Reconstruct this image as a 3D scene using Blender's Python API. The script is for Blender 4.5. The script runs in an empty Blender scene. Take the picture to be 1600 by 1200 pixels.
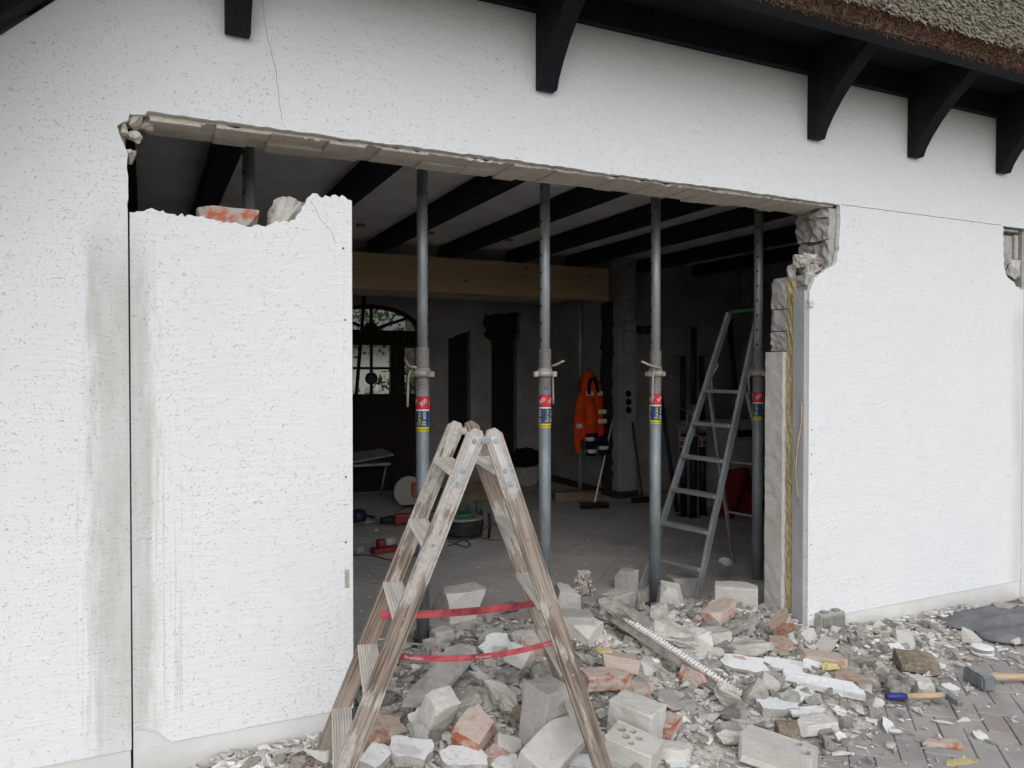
import bpy, bmesh, math, random
import numpy as np
from mathutils import Vector, Matrix, noise
R = math.radians
sc = bpy.context.scene
C = sc.collection

# ---------------------------------------------------------------- camera, sky, sun, exposure
CAM = Vector((0.05, -3.41, 1.6)); YAW = R(25.6); PITCH = math.atan(18 / 1195); FPX = 1195.0
cam_d = bpy.data.cameras.new('camera'); cam = bpy.data.objects.new('camera', cam_d); C.objects.link(cam)
cam.location = CAM; cam.rotation_euler = (math.pi / 2 - PITCH, 0, -YAW)
cam_d.sensor_width = 36; cam_d.lens = FPX / 1600 * 36; cam_d.clip_start = 0.05; cam_d.clip_end = 500
sc.camera = cam

SUN_EL, SUN_AZ = R(40), R(200)          # high light from behind the photographer
world = bpy.data.worlds.new('World'); sc.world = world; world.use_nodes = True
wn = world.node_tree; wn.nodes.clear()
wo = wn.nodes.new('ShaderNodeOutputWorld'); wb = wn.nodes.new('ShaderNodeBackground')
sky = wn.nodes.new('ShaderNodeTexSky'); sky.sky_type = 'NISHITA'; sky.sun_disc = False
sky.sun_elevation = SUN_EL; sky.sun_rotation = SUN_AZ; sky.air_density = 1.0; sky.dust_density = 1.0
hs = wn.nodes.new('ShaderNodeHueSaturation'); hs.inputs['Saturation'].default_value = 0.36
wn.links.new(sky.outputs[0], hs.inputs['Color']); wn.links.new(hs.outputs[0], wb.inputs['Color'])
wb.inputs['Strength'].default_value = 0.12
wn.links.new(wb.outputs[0], wo.inputs[0])
sun_d = bpy.data.lights.new('sun', 'SUN'); sun = bpy.data.objects.new('sun', sun_d); C.objects.link(sun)
sun_d.energy = 0.9; sun_d.angle = R(70); sun_d.color = (1.0, 0.985, 0.965)
sdir = Vector((math.sin(SUN_AZ) * math.cos(SUN_EL), math.cos(SUN_AZ) * math.cos(SUN_EL), math.sin(SUN_EL)))
sun.rotation_euler = sdir.to_track_quat('Z', 'Y').to_euler(); sun.location = sdir * 20

vs = sc.view_settings
vs.view_transform = 'Standard'; vs.look = 'None'; vs.gamma = 1.0; vs.exposure = 0.5; vs.use_curve_mapping = False
sc.cycles.use_adaptive_sampling = True; sc.cycles.adaptive_threshold = 0.03; sc.cycles.adaptive_min_samples = 16
sc.cycles.max_bounces = 6; sc.cycles.diffuse_bounces = 4; sc.cycles.glossy_bounces = 3
sc.cycles.transparent_max_bounces = 8; sc.cycles.caustics_reflective = False; sc.cycles.caustics_refractive = False
sc.cycles.use_denoising = True

# ---------------------------------------------------------------- small helpers
_f = Vector((math.sin(YAW) * math.cos(PITCH), math.cos(YAW) * math.cos(PITCH), -math.sin(PITCH)))
_r = Vector((math.cos(YAW), -math.sin(YAW), 0)); _u = _r.cross(_f)
def ray(px, py): return _f + _r * ((px - 800) / FPX) - _u * ((py - 600) / FPX)
def onY(px, py, y=0.0):
    d = ray(px, py); return CAM + d * ((y - CAM.y) / d.y)
def onZ(px, py, z=0.0):
    d = ray(px, py); return CAM + d * ((z - CAM.z) / d.z)
def depth(p): return (Vector(p) - CAM).dot(_f)

def G(a, b): return math.exp(-a * a - b * b)
def heap(x, y):
    h = 0.17 * G((x - 1.95) / 0.85, (y - 0.08) / 0.55) + 0.16 * G((x - 3.05) / 0.70, (y - 0.12) / 0.48)
    h += 0.05 * G((x - 0.95) / 0.5, (y + 0.32) / 0.25) + 0.06 * G((x - 4.05) / 0.5, (y + 0.25) / 0.28)
    h += 0.03 * G((x - 2.6) / 1.2, (y + 0.6) / 0.4)
    return h
def gz(x, y):
    base = -0.04 if y < 0.02 else min(0.0, -0.04 + (y - 0.02) * 0.4)
    return base + heap(x, y)
def onG(px, py):
    z = 0.0
    for _ in range(12):
        p = onZ(px, py, z); z = 0.5 * z + 0.5 * gz(p.x, p.y)
    p = onZ(px, py, z); return Vector((p.x, p.y, gz(p.x, p.y)))

def tag(o, label=None, cat=None, group=None, kind=None):
    if label: o['label'] = label
    if cat: o['category'] = cat
    if group: o['group'] = group
    if kind: o['kind'] = kind
    return o
def empty(name, loc, label=None, cat=None, group=None, kind=None):
    o = bpy.data.objects.new(name, None); C.objects.link(o); o.location = loc; o.empty_display_size = 0.1
    return tag(o, label, cat, group, kind)

class MB:
    """collects shapes into one mesh"""
    def __init__(s): s.v = []; s.f = []; s.m = []; s.sm = []
    def add(s, vs, fs, mi=0, smooth=False):
        n = len(s.v); s.v += [tuple(v) for v in vs]
        for f in fs: s.f.append([i + n for i in f]); s.m.append(mi); s.sm.append(smooth)
        return s
    def box(s, x0, y0, z0, x1, y1, z1, mi=0, M=None):
        vs = [Vector(p) for p in ((x0, y0, z0), (x1, y0, z0), (x1, y1, z0), (x0, y1, z0), (x0, y0, z1), (x1, y0, z1), (x1, y1, z1), (x0, y1, z1))]
        if M: vs = [M @ v for v in vs]
        return s.add(vs, [(3, 2, 1, 0), (4, 5, 6, 7), (0, 1, 5, 4), (1, 2, 6, 5), (2, 3, 7, 6), (3, 0, 4, 7)], mi)
    def cyl(s, p0, p1, r0, r1=None, n=12, mi=0, cap=True, smooth=True):
        r1 = r0 if r1 is None else r1
        p0 = Vector(p0); p1 = Vector(p1); d = (p1 - p0).normalized()
        a = d.orthogonal().normalized(); b = d.cross(a)
        vs = []
        for p, r in ((p0, r0), (p1, r1)):
            for i in range(n):
                t = 2 * math.pi * i / n; vs.append(p + (a * math.cos(t) + b * math.sin(t)) * r)
        s.add(vs, [(i, (i + 1) % n, n + (i + 1) % n, n + i) for i in range(n)], mi, smooth)
        if cap: s.add(vs, [tuple(range(n - 1, -1, -1)), tuple(range(n, 2 * n))], mi)
        return s
    def tube(s, pts, r, n=8, mi=0, smooth=True):
        pts = [Vector(p) for p in pts]; rs = r if isinstance(r, (list, tuple)) else [r] * len(pts)
        vs = []; a = None
        for i, p in enumerate(pts):
            d = (pts[min(i + 1, len(pts) - 1)] - pts[max(i - 1, 0)]).normalized()
            if a is None: a = d.orthogonal().normalized()
            a = (a - d * a.dot(d)).normalized(); b = d.cross(a)
            for k in range(n):
                t = 2 * math.pi * k / n; vs.append(p + (a * math.cos(t) + b * math.sin(t)) * rs[i])
        fs = []
        for i in range(len(pts) - 1):
            for k in range(n): fs.append((i * n + k, i * n + (k + 1) % n, (i + 1) * n + (k + 1) % n, (i + 1) * n + k))
        s.add(vs, fs, mi, smooth)
        m = len(pts) - 1
        s.add(vs, [tuple(range(n - 1, -1, -1)), tuple(range(m * n, m * n + n))], mi)
        return s
    def lathe(s, prof, n=20, mi=0, M=None, smooth=True):
        vs = []
        for (r, z) in prof:
            for k in range(n):
                t = 2 * math.pi * k / n; v = Vector((r * math.cos(t), r * math.sin(t), z)); vs.append(M @ v if M else v)
        fs = []
        for i in range(len(prof) - 1):
            for k in range(n): fs.append((i * n + k, i * n + (k + 1) % n, (i + 1) * n + (k + 1) % n, (i + 1) * n + k))
        s.add(vs, fs, mi, smooth)
        m = len(prof) - 1
        s.add(vs, [tuple(range(n - 1, -1, -1)), tuple(range(m * n, m * n + n))], mi)
        return s
    def prism(s, poly, axis, a, b, mi=0):
        """poly of (u, v); axis x: (u,v)=(y,z); axis y: (u,v)=(x,z); axis z: (u,v)=(x,y)"""
        def P(u, v, w):
            return (w, u, v) if axis == 'x' else ((u, w, v) if axis == 'y' else (u, v, w))
        n = len(poly); vs = [P(u, v, a) for u, v in poly] + [P(u, v, b) for u, v in poly]
        s.add(vs, [tuple(range(n - 1, -1, -1)), tuple(range(n, 2 * n))] + [(i, (i + 1) % n, n + (i + 1) % n, n + i) for i in range(n)], mi)
        return s
    def mesh(s, name, mats, fix=True):
        me = bpy.data.meshes.new(name); me.from_pydata(s.v, [], s.f)
        for m in (mats if isinstance(mats, (list, tuple)) else [mats]): me.materials.append(m)
        me.polygons.foreach_set('material_index', s.m); me.polygons.foreach_set('use_smooth', s.sm)
        if fix:
            bm = bmesh.new(); bm.from_mesh(me)
            bmesh.ops.remove_doubles(bm, verts=bm.verts, dist=1e-6)
            bmesh.ops.recalc_face_normals(bm, faces=bm.faces); bm.to_mesh(me); bm.free()
        me.update(); return me
    def build(s, name, mats, parent=None, loc=(0, 0, 0), rot=(0, 0, 0), bevel=0, fix=True):
        return obj(name, s.mesh(name, mats, fix), parent, loc, rot, bevel)

def obj(name, me, parent=None, loc=(0, 0, 0), rot=(0, 0, 0), bevel=0):
    o = bpy.data.objects.new(name, me); C.objects.link(o); o.location = loc; o.rotation_euler = rot
    if parent: o.parent = parent
    if bevel:
        b = o.modifiers.new('bevel', 'BEVEL'); b.width = bevel; b.segments = 2; b.limit_method = 'ANGLE'; b.angle_limit = R(40)
    return o
def wpart(mb, name, mats, parent, bevel=0, fix=True):
    """part given in world coordinates, under a parent Empty that is moved but not turned"""
    L = parent.location; mb.v = [(x - L.x, y - L.y, z - L.z) for x, y, z in mb.v]
    return mb.build(name, mats, parent, bevel=bevel, fix=fix)
def bar(name, p0, p1, w, t, wdir, mat, parent, bevel=0.003, prof=None):
    """a straight member; its own z runs along it (grain follows), x is its wide side"""
    p0 = Vector(p0); p1 = Vector(p1); z = (p1 - p0).normalized(); x = Vector(wdir); x = (x - z * x.dot(z)).normalized(); y = z.cross(x)
    mb = MB(); L = (p1 - p0).length
    if prof: mb.prism(prof, 'z', 0, L)
    else: mb.box(-w / 2, -t / 2, 0, w / 2, t / 2, L)
    o = mb.build(name, mat, parent, bevel=bevel)
    M = Matrix((x, y, z)).transposed().to_4x4(); M.translation = p0 - (parent.location if parent else Vector((0, 0, 0)))
    o.matrix_basis = M; return o

def poly_mesh(name, outer, holes, y0, y1, mats):
    """plate in the x-z plane between y0 and y1 with holes cut through"""
    cu = bpy.data.curves.new('tmp', 'CURVE'); cu.dimensions = '2D'; cu.fill_mode = 'BOTH'; cu.extrude = (y1 - y0) / 2
    for poly in [outer] + list(holes):
        sp = cu.splines.new('POLY'); sp.points.add(len(poly) - 1); sp.use_cyclic_u = True
        for i, (x, z) in enumerate(poly): sp.points[i].co = (x, z, 0, 1)
    o = bpy.data.objects.new('tmp', cu); C.objects.link(o)
    dg = bpy.context.evaluated_depsgraph_get(); dg.update()
    me = bpy.data.meshes.new_from_object(o.evaluated_get(dg)); me.name = name
    bpy.data.objects.remove(o); bpy.data.curves.remove(cu)
    ym = (y0 + y1) / 2
    co = np.empty(len(me.vertices) * 3); me.vertices.foreach_get('co', co); co = co.reshape(-1, 3)
    new = np.stack([co[:, 0], ym - co[:, 2], co[:, 1]], 1); me.vertices.foreach_set('co', new.ravel())
    bm = bmesh.new(); bm.from_mesh(me); bmesh.ops.remove_doubles(bm, verts=bm.verts, dist=1e-6)
    bmesh.ops.recalc_face_normals(bm, faces=bm.faces); bm.to_mesh(me); bm.free()
    me.materials.clear()
    for m in (mats if isinstance(mats, (list, tuple)) else [mats]): me.materials.append(m)
    me.polygons.foreach_set('use_smooth', [False] * len(me.polygons))
    me.update(); return me

def jag(a, b, n, amp, rnd):
    """points from a to b (b left out) with a broken edge"""
    (x0, z0), (x1, z1) = a, b; L = math.hypot(x1 - x0, z1 - z0); nx, nz = -(z1 - z0) / L, (x1 - x0) / L
    out = [a]
    for i in range(1, n):
        t = (i + rnd.uniform(-.35, .35)) / n; k = rnd.uniform(-amp, amp)
        out.append((x0 + (x1 - x0) * t + nx * k, z0 + (z1 - z0) * t + nz * k))
    return out
def path(pts, rnd, step=0.03, amp=0.006):
    out = []
    for a, b in zip(pts[:-1], pts[1:]):
        L = math.hypot(b[0] - a[0], b[1] - a[1]); out += jag(a, b, max(1, int(L / step)), amp, rnd)
    return out + [pts[-1]]

def text_mesh(s, size, depth=0.0004):
    cu = bpy.data.curves.new('txt', 'FONT'); cu.body = s; cu.size = size; cu.align_x = 'CENTER'; cu.align_y = 'CENTER'
    cu.extrude = depth; cu.resolution_u = 2
    o = bpy.data.objects.new('txt', cu); C.objects.link(o)
    dg = bpy.context.evaluated_depsgraph_get(); dg.update()
    me = bpy.data.meshes.new_from_object(o.evaluated_get(dg))
    bpy.data.objects.remove(o); bpy.data.curves.remove(cu)
    return [tuple(v.co) for v in me.vertices], [tuple(p.vertices) for p in me.polygons]

# ---------------------------------------------------------------- materials
class NG:
    def __init__(s, name, rough=0.85, spec=0.3, metal=0.0):
        s.mat = bpy.data.materials.new(name); s.mat.use_nodes = True; s.nt = s.mat.node_tree; s.nt.nodes.clear()
        s.out = s.nt.nodes.new('ShaderNodeOutputMaterial'); s.b = s.nt.nodes.new('ShaderNodeBsdfPrincipled')
        s.nt.links.new(s.b.outputs[0], s.out.inputs[0]); s.b.inputs['Roughness'].default_value = rough
        s.b.inputs['Specular IOR Level'].default_value = spec; s.b.inputs['Metallic'].default_value = metal
    def set(s, sock, v):
        if hasattr(v, 'node'): s.nt.links.new(v, sock)
        elif isinstance(v, (tuple, list)) and len(v) == 3 and sock.type == 'RGBA': sock.default_value = (*v, 1)
        else: sock.default_value = v
    def n(s, typ, ins=None, **props):
        nd = s.nt.nodes.new('ShaderNode' + typ)
        for k, v in props.items(): setattr(nd, k, v)
        for k, v in (ins or {}).items(): s.set(nd.inputs[k], v)
        return nd
    def m(s, op, a, b=0.0, c=0.0, clamp=False): 
        nd = s.n('Math', {0: a, 1: b, 2: c}, operation=op); nd.use_clamp = clamp; return nd.outputs[0]
    def vm(s, op, a, b=(0, 0, 0)):
        nd = s.n('VectorMath', {0: a, 1: b}, operation=op); return nd.outputs[0]
    def mix(s, f, a, b, mode='MIX'):
        nd = s.n('Mix', data_type='RGBA', blend_type=mode); s.set(nd.inputs[0], f); s.set(nd.inputs[6], a); s.set(nd.inputs[7], b); return nd.outputs[2]
    def ramp(s, f, lo, hi, a=0.0, b=1.0):
        return s.n('MapRange', {0: f, 1: lo, 2: hi, 3: a, 4: b}, interpolation_type='SMOOTHSTEP').outputs[0]
    def noise(s, vec, scale, detail=4, rough=0.55, dist=0.0, out=0):
        nd = s.n('TexNoise', {'Vector': vec, 'Scale': scale, 'Detail': min(detail, 3), 'Roughness': rough, 'Distortion': dist}); return nd.outputs[out]
    def vor(s, vec, scale, feature='F1', out=0, rnd=1.0):
        return s.n('TexVoronoi', {'Vector': vec, 'Scale': scale, 'Randomness': rnd}, feature=feature).outputs[out]
    def pos(s): return s.n('NewGeometry').outputs['Position']
    def objc(s, vary=True):
        t = s.n('TexCoord').outputs['Object']
        if not vary: return t
        r = s.n('ObjectInfo').outputs['Random']
        return s.vm('ADD', t, s.n('CombineXYZ', {0: s.m('MULTIPLY', r, 37.0), 1: s.m('MULTIPLY', r, 91.0), 2: s.m('MULTIPLY', r, 53.0)}).outputs[0])
    def rnd(s): return s.n('ObjectInfo').outputs['Random']
    def sc(s, vec, x, y, z): return s.vm('MULTIPLY', vec, (x, y, z))
    def xyz(s, vec):
        nd = s.n('SeparateXYZ', {0: vec}); return nd.outputs[0], nd.outputs[1], nd.outputs[2]
    def color(s, c): s.set(s.b.inputs['Base Color'], c)
    def bump(s, h, strength=0.5, dist=0.01):
        nd = s.n('Bump', {'Height': h, 'Strength': strength, 'Distance': dist}); s.nt.links.new(nd.outputs[0], s.b.inputs['Normal']); return nd
def flat(name, col, rough=0.7, spec=0.3, metal=0.0, var=0.12, scale=30, bump=0.15):
    g = NG(name, rough, spec, metal); v = g.objc()
    k = g.noise(v, scale, 5, 0.6)
    dark = tuple(c * (1 - var * 2) for c in col); lite = tuple(min(1, c * (1 + var)) for c in col)
    g.color(g.mix(g.ramp(k, .3, .7), dark, lite)); g.bump(k, bump, 0.004)
    return g.mat

def worms(g, x, z, cells, prob, ln, wd, seed, ang0=0.0, spread=1.0):
    """short trowel grooves, one per cell of a 2-D grid: returns a mask"""
    w = g.n('CombineXYZ', {0: g.m('MULTIPLY', x, cells), 1: g.m('MULTIPLY_ADD', z, cells, seed), 2: 0.0}).outputs[0]
    nz = g.n('TexNoise', {'Vector': w, 'Scale': 0.9, 'Detail': 0.0}).outputs[1]
    w = g.vm('ADD', w, g.vm('MULTIPLY', g.vm('SUBTRACT', nz, (.5, .5, .5)), (.9, .9, 0)))
    vo = g.n('TexVoronoi', {'Vector': w, 'Scale': 1.0, 'Randomness': 0.85}, voronoi_dimensions='2D')
    lx, ly, _ = g.xyz(g.vm('SUBTRACT', w, vo.outputs['Position']))
    cs = g.n('SeparateColor', {0: vo.outputs['Color']})
    a = g.m('MULTIPLY_ADD', g.m('SUBTRACT', cs.outputs[0], 0.5), math.pi * spread, ang0)
    ca, sa = g.m('COSINE', a), g.m('SINE', a)
    ux = g.m('ADD', g.m('MULTIPLY', lx, ca), g.m('MULTIPLY', ly, sa))
    uy = g.m('SUBTRACT', g.m('MULTIPLY', ly, ca), g.m('MULTIPLY', lx, sa))
    uy = g.m('ADD', uy, g.m('MULTIPLY', g.m('MULTIPLY', ux, ux), 0.9))
    over = g.m('MAXIMUM', g.m('SUBTRACT', g.m('ABSOLUTE', ux), g.m('MULTIPLY_ADD', cs.outputs[2], ln, ln * .35)), 0.0)
    d = g.m('SQRT', g.m('ADD', g.m('MULTIPLY', over, over), g.m('MULTIPLY', uy, uy)))
    return g.m('MULTIPLY', g.ramp(d, wd, wd * .25), g.m('LESS_THAN', cs.outputs[1], prob))

def make_plaster(name, stain=True):
    g = NG(name, 0.8, 0.25); p = g.pos(); x, y, z = g.xyz(p)
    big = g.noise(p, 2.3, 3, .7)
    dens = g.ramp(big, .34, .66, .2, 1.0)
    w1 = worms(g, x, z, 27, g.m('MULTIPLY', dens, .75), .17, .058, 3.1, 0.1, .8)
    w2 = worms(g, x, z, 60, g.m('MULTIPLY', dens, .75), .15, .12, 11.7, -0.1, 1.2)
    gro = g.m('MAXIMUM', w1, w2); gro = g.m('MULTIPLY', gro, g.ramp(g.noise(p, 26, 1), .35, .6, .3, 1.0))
    # trowel strokes: long thin ridges that swing about
    sw = g.vm('MULTIPLY', g.vm('SUBTRACT', g.n('TexNoise', {'Vector': p, 'Scale': 1.6, 'Detail': 1.0}).outputs[1], (.5, .5, .5)), (.0, .0, .22))
    st = g.noise(g.sc(g.vm('ADD', p, sw), 7, 1, 62), 1.0, 2, .65)
    fine = g.noise(p, 120, 1, .6)
    h = g.m('ADD', g.m('MULTIPLY_ADD', st, 1.0, g.m('MULTIPLY', fine, .35)), g.m('MULTIPLY', gro, -1.0))
    base = g.mix(g.ramp(big, .25, .75), (.79, .805, .805), (.83, .845, .845))
    base = g.mix(g.m('MULTIPLY', gro, .44), base, (.36, .36, .35))  # groove occlusion painted into the base colour as a darker tone
    base = g.mix(g.m('MULTIPLY', g.ramp(st, .62, .78), .10), base, (.60, .59, .57))
    if stain:
        edge = g.noise(g.sc(p, 11, 1, 2.0), 1.0, 3, .65); e2 = g.noise(g.sc(p, 46, 1, 5), 1.0, 3, .65); e3 = g.noise(g.sc(p, 75, 1, 1.1), 1.0, 2, .6)
        wob = g.m('MULTIPLY', g.m('SUBTRACT', edge, .5), .16)
        fall = g.m('SUBTRACT', 1.0, g.m('DIVIDE', g.m('ABSOLUTE', g.m('ADD', x, .035)), .19))
        q = g.m('ADD', fall, g.m('ADD', g.m('MULTIPLY', g.m('SUBTRACT', edge, .5), .75), g.m('MULTIPLY', g.m('SUBTRACT', e2, .5), .5)))
        m = g.m('MULTIPLY', g.ramp(q, .25, .60), g.m('MULTIPLY', g.ramp(z, 2.3, 1.9), g.ramp(z, .0, .25, .4, .9)))
        drip = g.m('MULTIPLY', g.m('MULTIPLY', g.ramp(x, -.26, -.14), g.ramp(x, .27, .13)), g.m('MULTIPLY', g.ramp(e3, .57, .60), g.m('MULTIPLY', g.ramp(z, 1.5, 1.0), g.ramp(z, .1, .3))))
        m = g.m('MAXIMUM', m, g.m('MULTIPLY', drip, .55))
        rb = g.m('MULTIPLY', g.ramp(g.m('ADD', x, g.m('MULTIPLY', wob, .5)), 5.62, 5.78), g.ramp(z, 2.2, 1.9))
        m = g.m('MAXIMUM', m, g.m('MULTIPLY', rb, .6))
        base = g.mix(g.m('MULTIPLY', m, g.ramp(edge, .3, .7, .55, .9)), base, (.53, .51, .465))
    g.color(base); g.bump(h, .6, .005)
    return g.mat
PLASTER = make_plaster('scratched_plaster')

def make_plinth():
    g = NG('smooth_render', .8, .25); p = g.pos(); a = g.noise(p, 3, 5); b = g.noise(p, 60, 4); x, y, z = g.xyz(p)
    c = g.mix(g.ramp(a, .3, .7), (.66, .655, .63), (.76, .755, .735))
    splash = g.ramp(g.m('ADD', z, g.m('MULTIPLY', g.m('SUBTRACT', a, .5), .12)), .06, -.06)
    c = g.mix(g.m('MULTIPLY', splash, .55), c, (.52, .50, .46))
    g.color(c); g.bump(g.m('ADD', b, g.m('MULTIPLY', a, .6)), .35, .004); return g.mat
PLINTH = make_plinth()

def make_masonry(name, c0, c1, scale=9, bump=.5, dirt=(.25, .23, .2), dirtf=.25, vary=True, world=False, isl=.3):
    g = NG(name, .9, .2); v = g.pos() if world else g.objc(vary)
    a = g.noise(v, scale, 6, .6); b = g.noise(v, scale * 7, 5, .65); 
    c = g.mix(g.ramp(a, .3, .7), c0, c1)
    r = g.n('NewGeometry').outputs['Random Per Island']; c = g.mix(g.m('MULTIPLY', g.rnd(), .18), c, tuple(k * .55 for k in c0)); c = g.mix(g.m('MULTIPLY', r, isl), c, tuple(k * .5 for k in c0))
    c = g.mix(g.m('MULTIPLY', g.ramp(g.noise(v, scale * .4, 2), .48, .68), dirtf * .55), c, tuple(k * 1.25 for k in dirt))
    c = g.mix(g.m('MULTIPLY', g.ramp(b, .52, .72), dirtf), c, dirt)
    g.color(c); g.bump(g.m('ADD', g.m('MULTIPLY', a, .8), b), bump, .006); return g.mat
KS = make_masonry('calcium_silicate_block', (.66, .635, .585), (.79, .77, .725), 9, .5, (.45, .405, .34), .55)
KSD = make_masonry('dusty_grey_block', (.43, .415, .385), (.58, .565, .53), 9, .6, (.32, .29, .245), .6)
MORTAR = make_masonry('grey_mortar', (.53, .50, .45), (.76, .73, .675), 16, 1.0, (.25, .23, .195), .7)
CONC = make_masonry('rough_concrete', (.32, .30, .265), (.53, .505, .46), 18, 1.0, (.13, .12, .10), .65)
LINTEL = make_masonry('exposed_beige_masonry', (.78, .70, .60), (.88, .82, .74), 8, .8, (.45, .37, .28), .3, world=True)
BROWNST = make_masonry('brown_stone', (.20, .155, .11), (.34, .28, .21), 9, .5, (.5, .47, .42), .5)

def make_brick(name, red=(.38, .12, .06), dust=(.53, .44, .385), lo=.38, hi=.6):
    g = NG(name, .9, .2); v = g.objc(); a = g.noise(v, 13, 5, .62); b = g.noise(v, 60, 5, .65)
    nz = g.n('NewGeometry').outputs['Normal']; _, _, up = g.xyz(nz)
    d = g.ramp(g.m('ADD', a, g.m('MULTIPLY', up, .09)), lo, hi)
    c = g.mix(g.ramp(b, .3, .7), red, tuple(k * 1.35 for k in red)); c = g.mix(d, c, dust)
    c = g.mix(g.m('MULTIPLY', g.ramp(b, .56, .7), .5), c, (.56, .53, .49))
    g.color(c); g.bump(g.m('ADD', g.m('MULTIPLY', a, .7), b), .6, .005); return g.mat
BRICK = make_brick('dusty_red_brick'); BRICKP = make_brick('pale_dusty_brick', (.42, .17, .10), (.52, .43, .37), .3, .5)
BRICKB = make_brick('brown_brick', (.26, .14, .09), (.42, .33, .27), .38, .56)

def make_flake():
    g = NG('painted_plaster_fragment', .8, .25); v = g.objc(); x, y, z = g.xyz(v); p = g.noise(v, 20, 4)
    w = worms(g, x, y, 28, .5, .3, .1, 2.2)
    d = g.ramp(g.noise(v, 7, 5, .65), .52, .72)
    c = g.mix(g.m('MULTIPLY', w, .45), (.80, .805, .80), (.45, .44, .42)); c = g.mix(g.m('MULTIPLY', d, .75), c, (.52, .50, .46))  # groove shade painted into the colour here too, then dusty patches
    g.color(c); g.bump(g.m('SUBTRACT', p, w), .4, .004); return g.mat
FLAKE = make_flake()

def make_ground():
    g = NG('mortar_dust', .95, .1); p = g.pos(); a = g.noise(p, 4, 6, .65); b = g.noise(p, 70, 6, .7)
    c = g.mix(g.ramp(a, .3, .7), (.55, .52, .47), (.70, .67, .615)); c = g.mix(g.m('MULTIPLY', g.ramp(b, .5, .7), .6), c, (.2, .19, .165))
    g.color(c); g.bump(b, .9, .012); return g.mat
DUST = make_ground()

def make_paver():
    g = NG('paving_brick', .9, .2); v = g.objc(); p = g.pos(); r = g.rnd()
    a = g.noise(v, 16, 5, .6); b = g.noise(v, 90, 4, .65)
    red = g.m('LESS_THAN', g.m('FRACT', g.m('MULTIPLY', r, 7.3)), .10)
    c = g.mix(g.ramp(a, .3, .7), (.20, .19, .18), (.29, .28, .27)); c = g.mix(red, c, g.mix(g.ramp(a, .3, .7), (.24, .18, .16), (.30, .24, .22)))
    c = g.mix(g.m('MULTIPLY', r, .35), c, (.32, .30, .28))
    d = g.ramp(g.noise(p, 1.7, 6, .7), .40, .66); x, y, z = g.xyz(p)
    near = g.m('MAXIMUM', g.ramp(y, -1.0, -.25), g.ramp(x, 2.9, 2.2))
    dd = g.m('MULTIPLY_ADD', d, .55, .32); dd = g.m('MAXIMUM', dd, g.m('MULTIPLY', near, g.ramp(g.noise(p, 9, 5, .7), .3, .6, .35, .9)))
    c = g.mix(dd, c, (.47, .445, .41)); c = g.mix(g.m('MULTIPLY', g.ramp(b, .58, .7), .4), c, (.47, .45, .42))
    g.color(c); g.bump(g.m('ADD', a, b), .4, .004); return g.mat
PAVER = make_paver()
JOINT = flat('joint_sand', (.22, .21, .19), .95, .1)

def make_tile():
    g = NG('dusty_floor_tile', .75, .3); p = g.pos(); r = g.rnd(); a = g.noise(p, 1.3, 6, .7); b = g.noise(p, 25, 6, .7); st = g.noise(g.sc(p, 3, 22, 1), 1.2, 4, .6)
    c = g.mix(g.ramp(a, .3, .7), (.46, .44, .41), (.61, .585, .55)); c = g.mix(g.m('MULTIPLY', g.ramp(st, .45, .7), .35), c, (.42, .40, .37))
    c = g.mix(g.m('MULTIPLY', r, .15), c, (.17, .155, .14)); c = g.mix(g.m('MULTIPLY', g.ramp(b, .58, .72), .5), c, (.45, .43, .40))
    g.color(c); g.bump(b, .2, .003); return g.mat
TILE = make_tile(); GROUT = flat('tile_grout', (.44, .42, .39), .95, .1)

def make_wood(name, c0, c1, paint=0.0, grain=1.0, knots=0.0, dust=.3, along=2):
    g = NG(name, .75, .25); t = g.objc(); k = [55, 55, 55]; k[along] = 2.0 * grain
    gr = g.noise(g.sc(t, *k), 1.0, 5, .6, 1.2); big = g.noise(t, 3.5, 4); f = g.noise(t, 55, 4, .7)
    c = g.mix(g.ramp(gr, .36, .62), c0, c1); c = g.mix(g.m('MULTIPLY', g.ramp(big, .4, .7), dust), c, (.46, .42, .37))
    if paint:
        m = g.noise(g.sc(t, 42, 42, 5), 1.0, 6, .75); area = g.noise(g.vm('ADD', t, (5, 3, 1)), 3.2, 2)
        q = g.m('ADD', m, g.m('MULTIPLY', g.m('SUBTRACT', area, .5), 1.5))
        q = g.m('ADD', q, g.ramp(g.xyz(g.n('TexCoord').outputs['Object'])[2], .35, 1.25, -.2, .05)); pm = g.m('MULTIPLY', g.ramp(q, .66 - paint * .3, .76 - paint * .3), .9)
        pc = g.mix(g.ramp(f, .40, .7), (.64, .62, .57), (.44, .43, .41)); c = g.mix(g.m('MULTIPLY', pm, .65), c, pc)
    if knots:
        kv = g.n('TexVoronoi', {'Vector': g.sc(t, 7, 7, 7) if along == 2 else g.sc(t, 2.6, 7, 8), 'Scale': 1.0}).outputs[0]
        c = g.mix(g.m('MULTIPLY', g.ramp(kv, .085, .045), .85), c, (.09, .045, .02))
    g.color(c); g.bump(g.m('ADD', gr, g.m('MULTIPLY', f, .4)), .35, .003); return g.mat
WRAIL = make_wood('weathered_ladder_wood', (.12, .085, .064), (.33, .255, .20), .40, dust=.35)
WRAILP = make_wood('paint_splashed_ladder_wood', (.13, .095, .073), (.34, .27, .215), .66, dust=.35)
WTREAD = make_wood('pale_dusty_tread_wood', (.56, .52, .46), (.72, .685, .63), 0, dust=.5)
GLULAM = make_wood('glued_spruce', (.66, .45, .26), (.78, .57, .35), 0, .5, 1, .1, along=0)
PLANK = make_wood('dirty_plank', (.17, .115, .07), (.26, .19, .125), 0, 1, .6, .4, along=0)
HANDLE = make_wood('tool_handle_wood', (.46, .33, .21), (.60, .46, .32), 0, 1, 0, .2)
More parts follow.
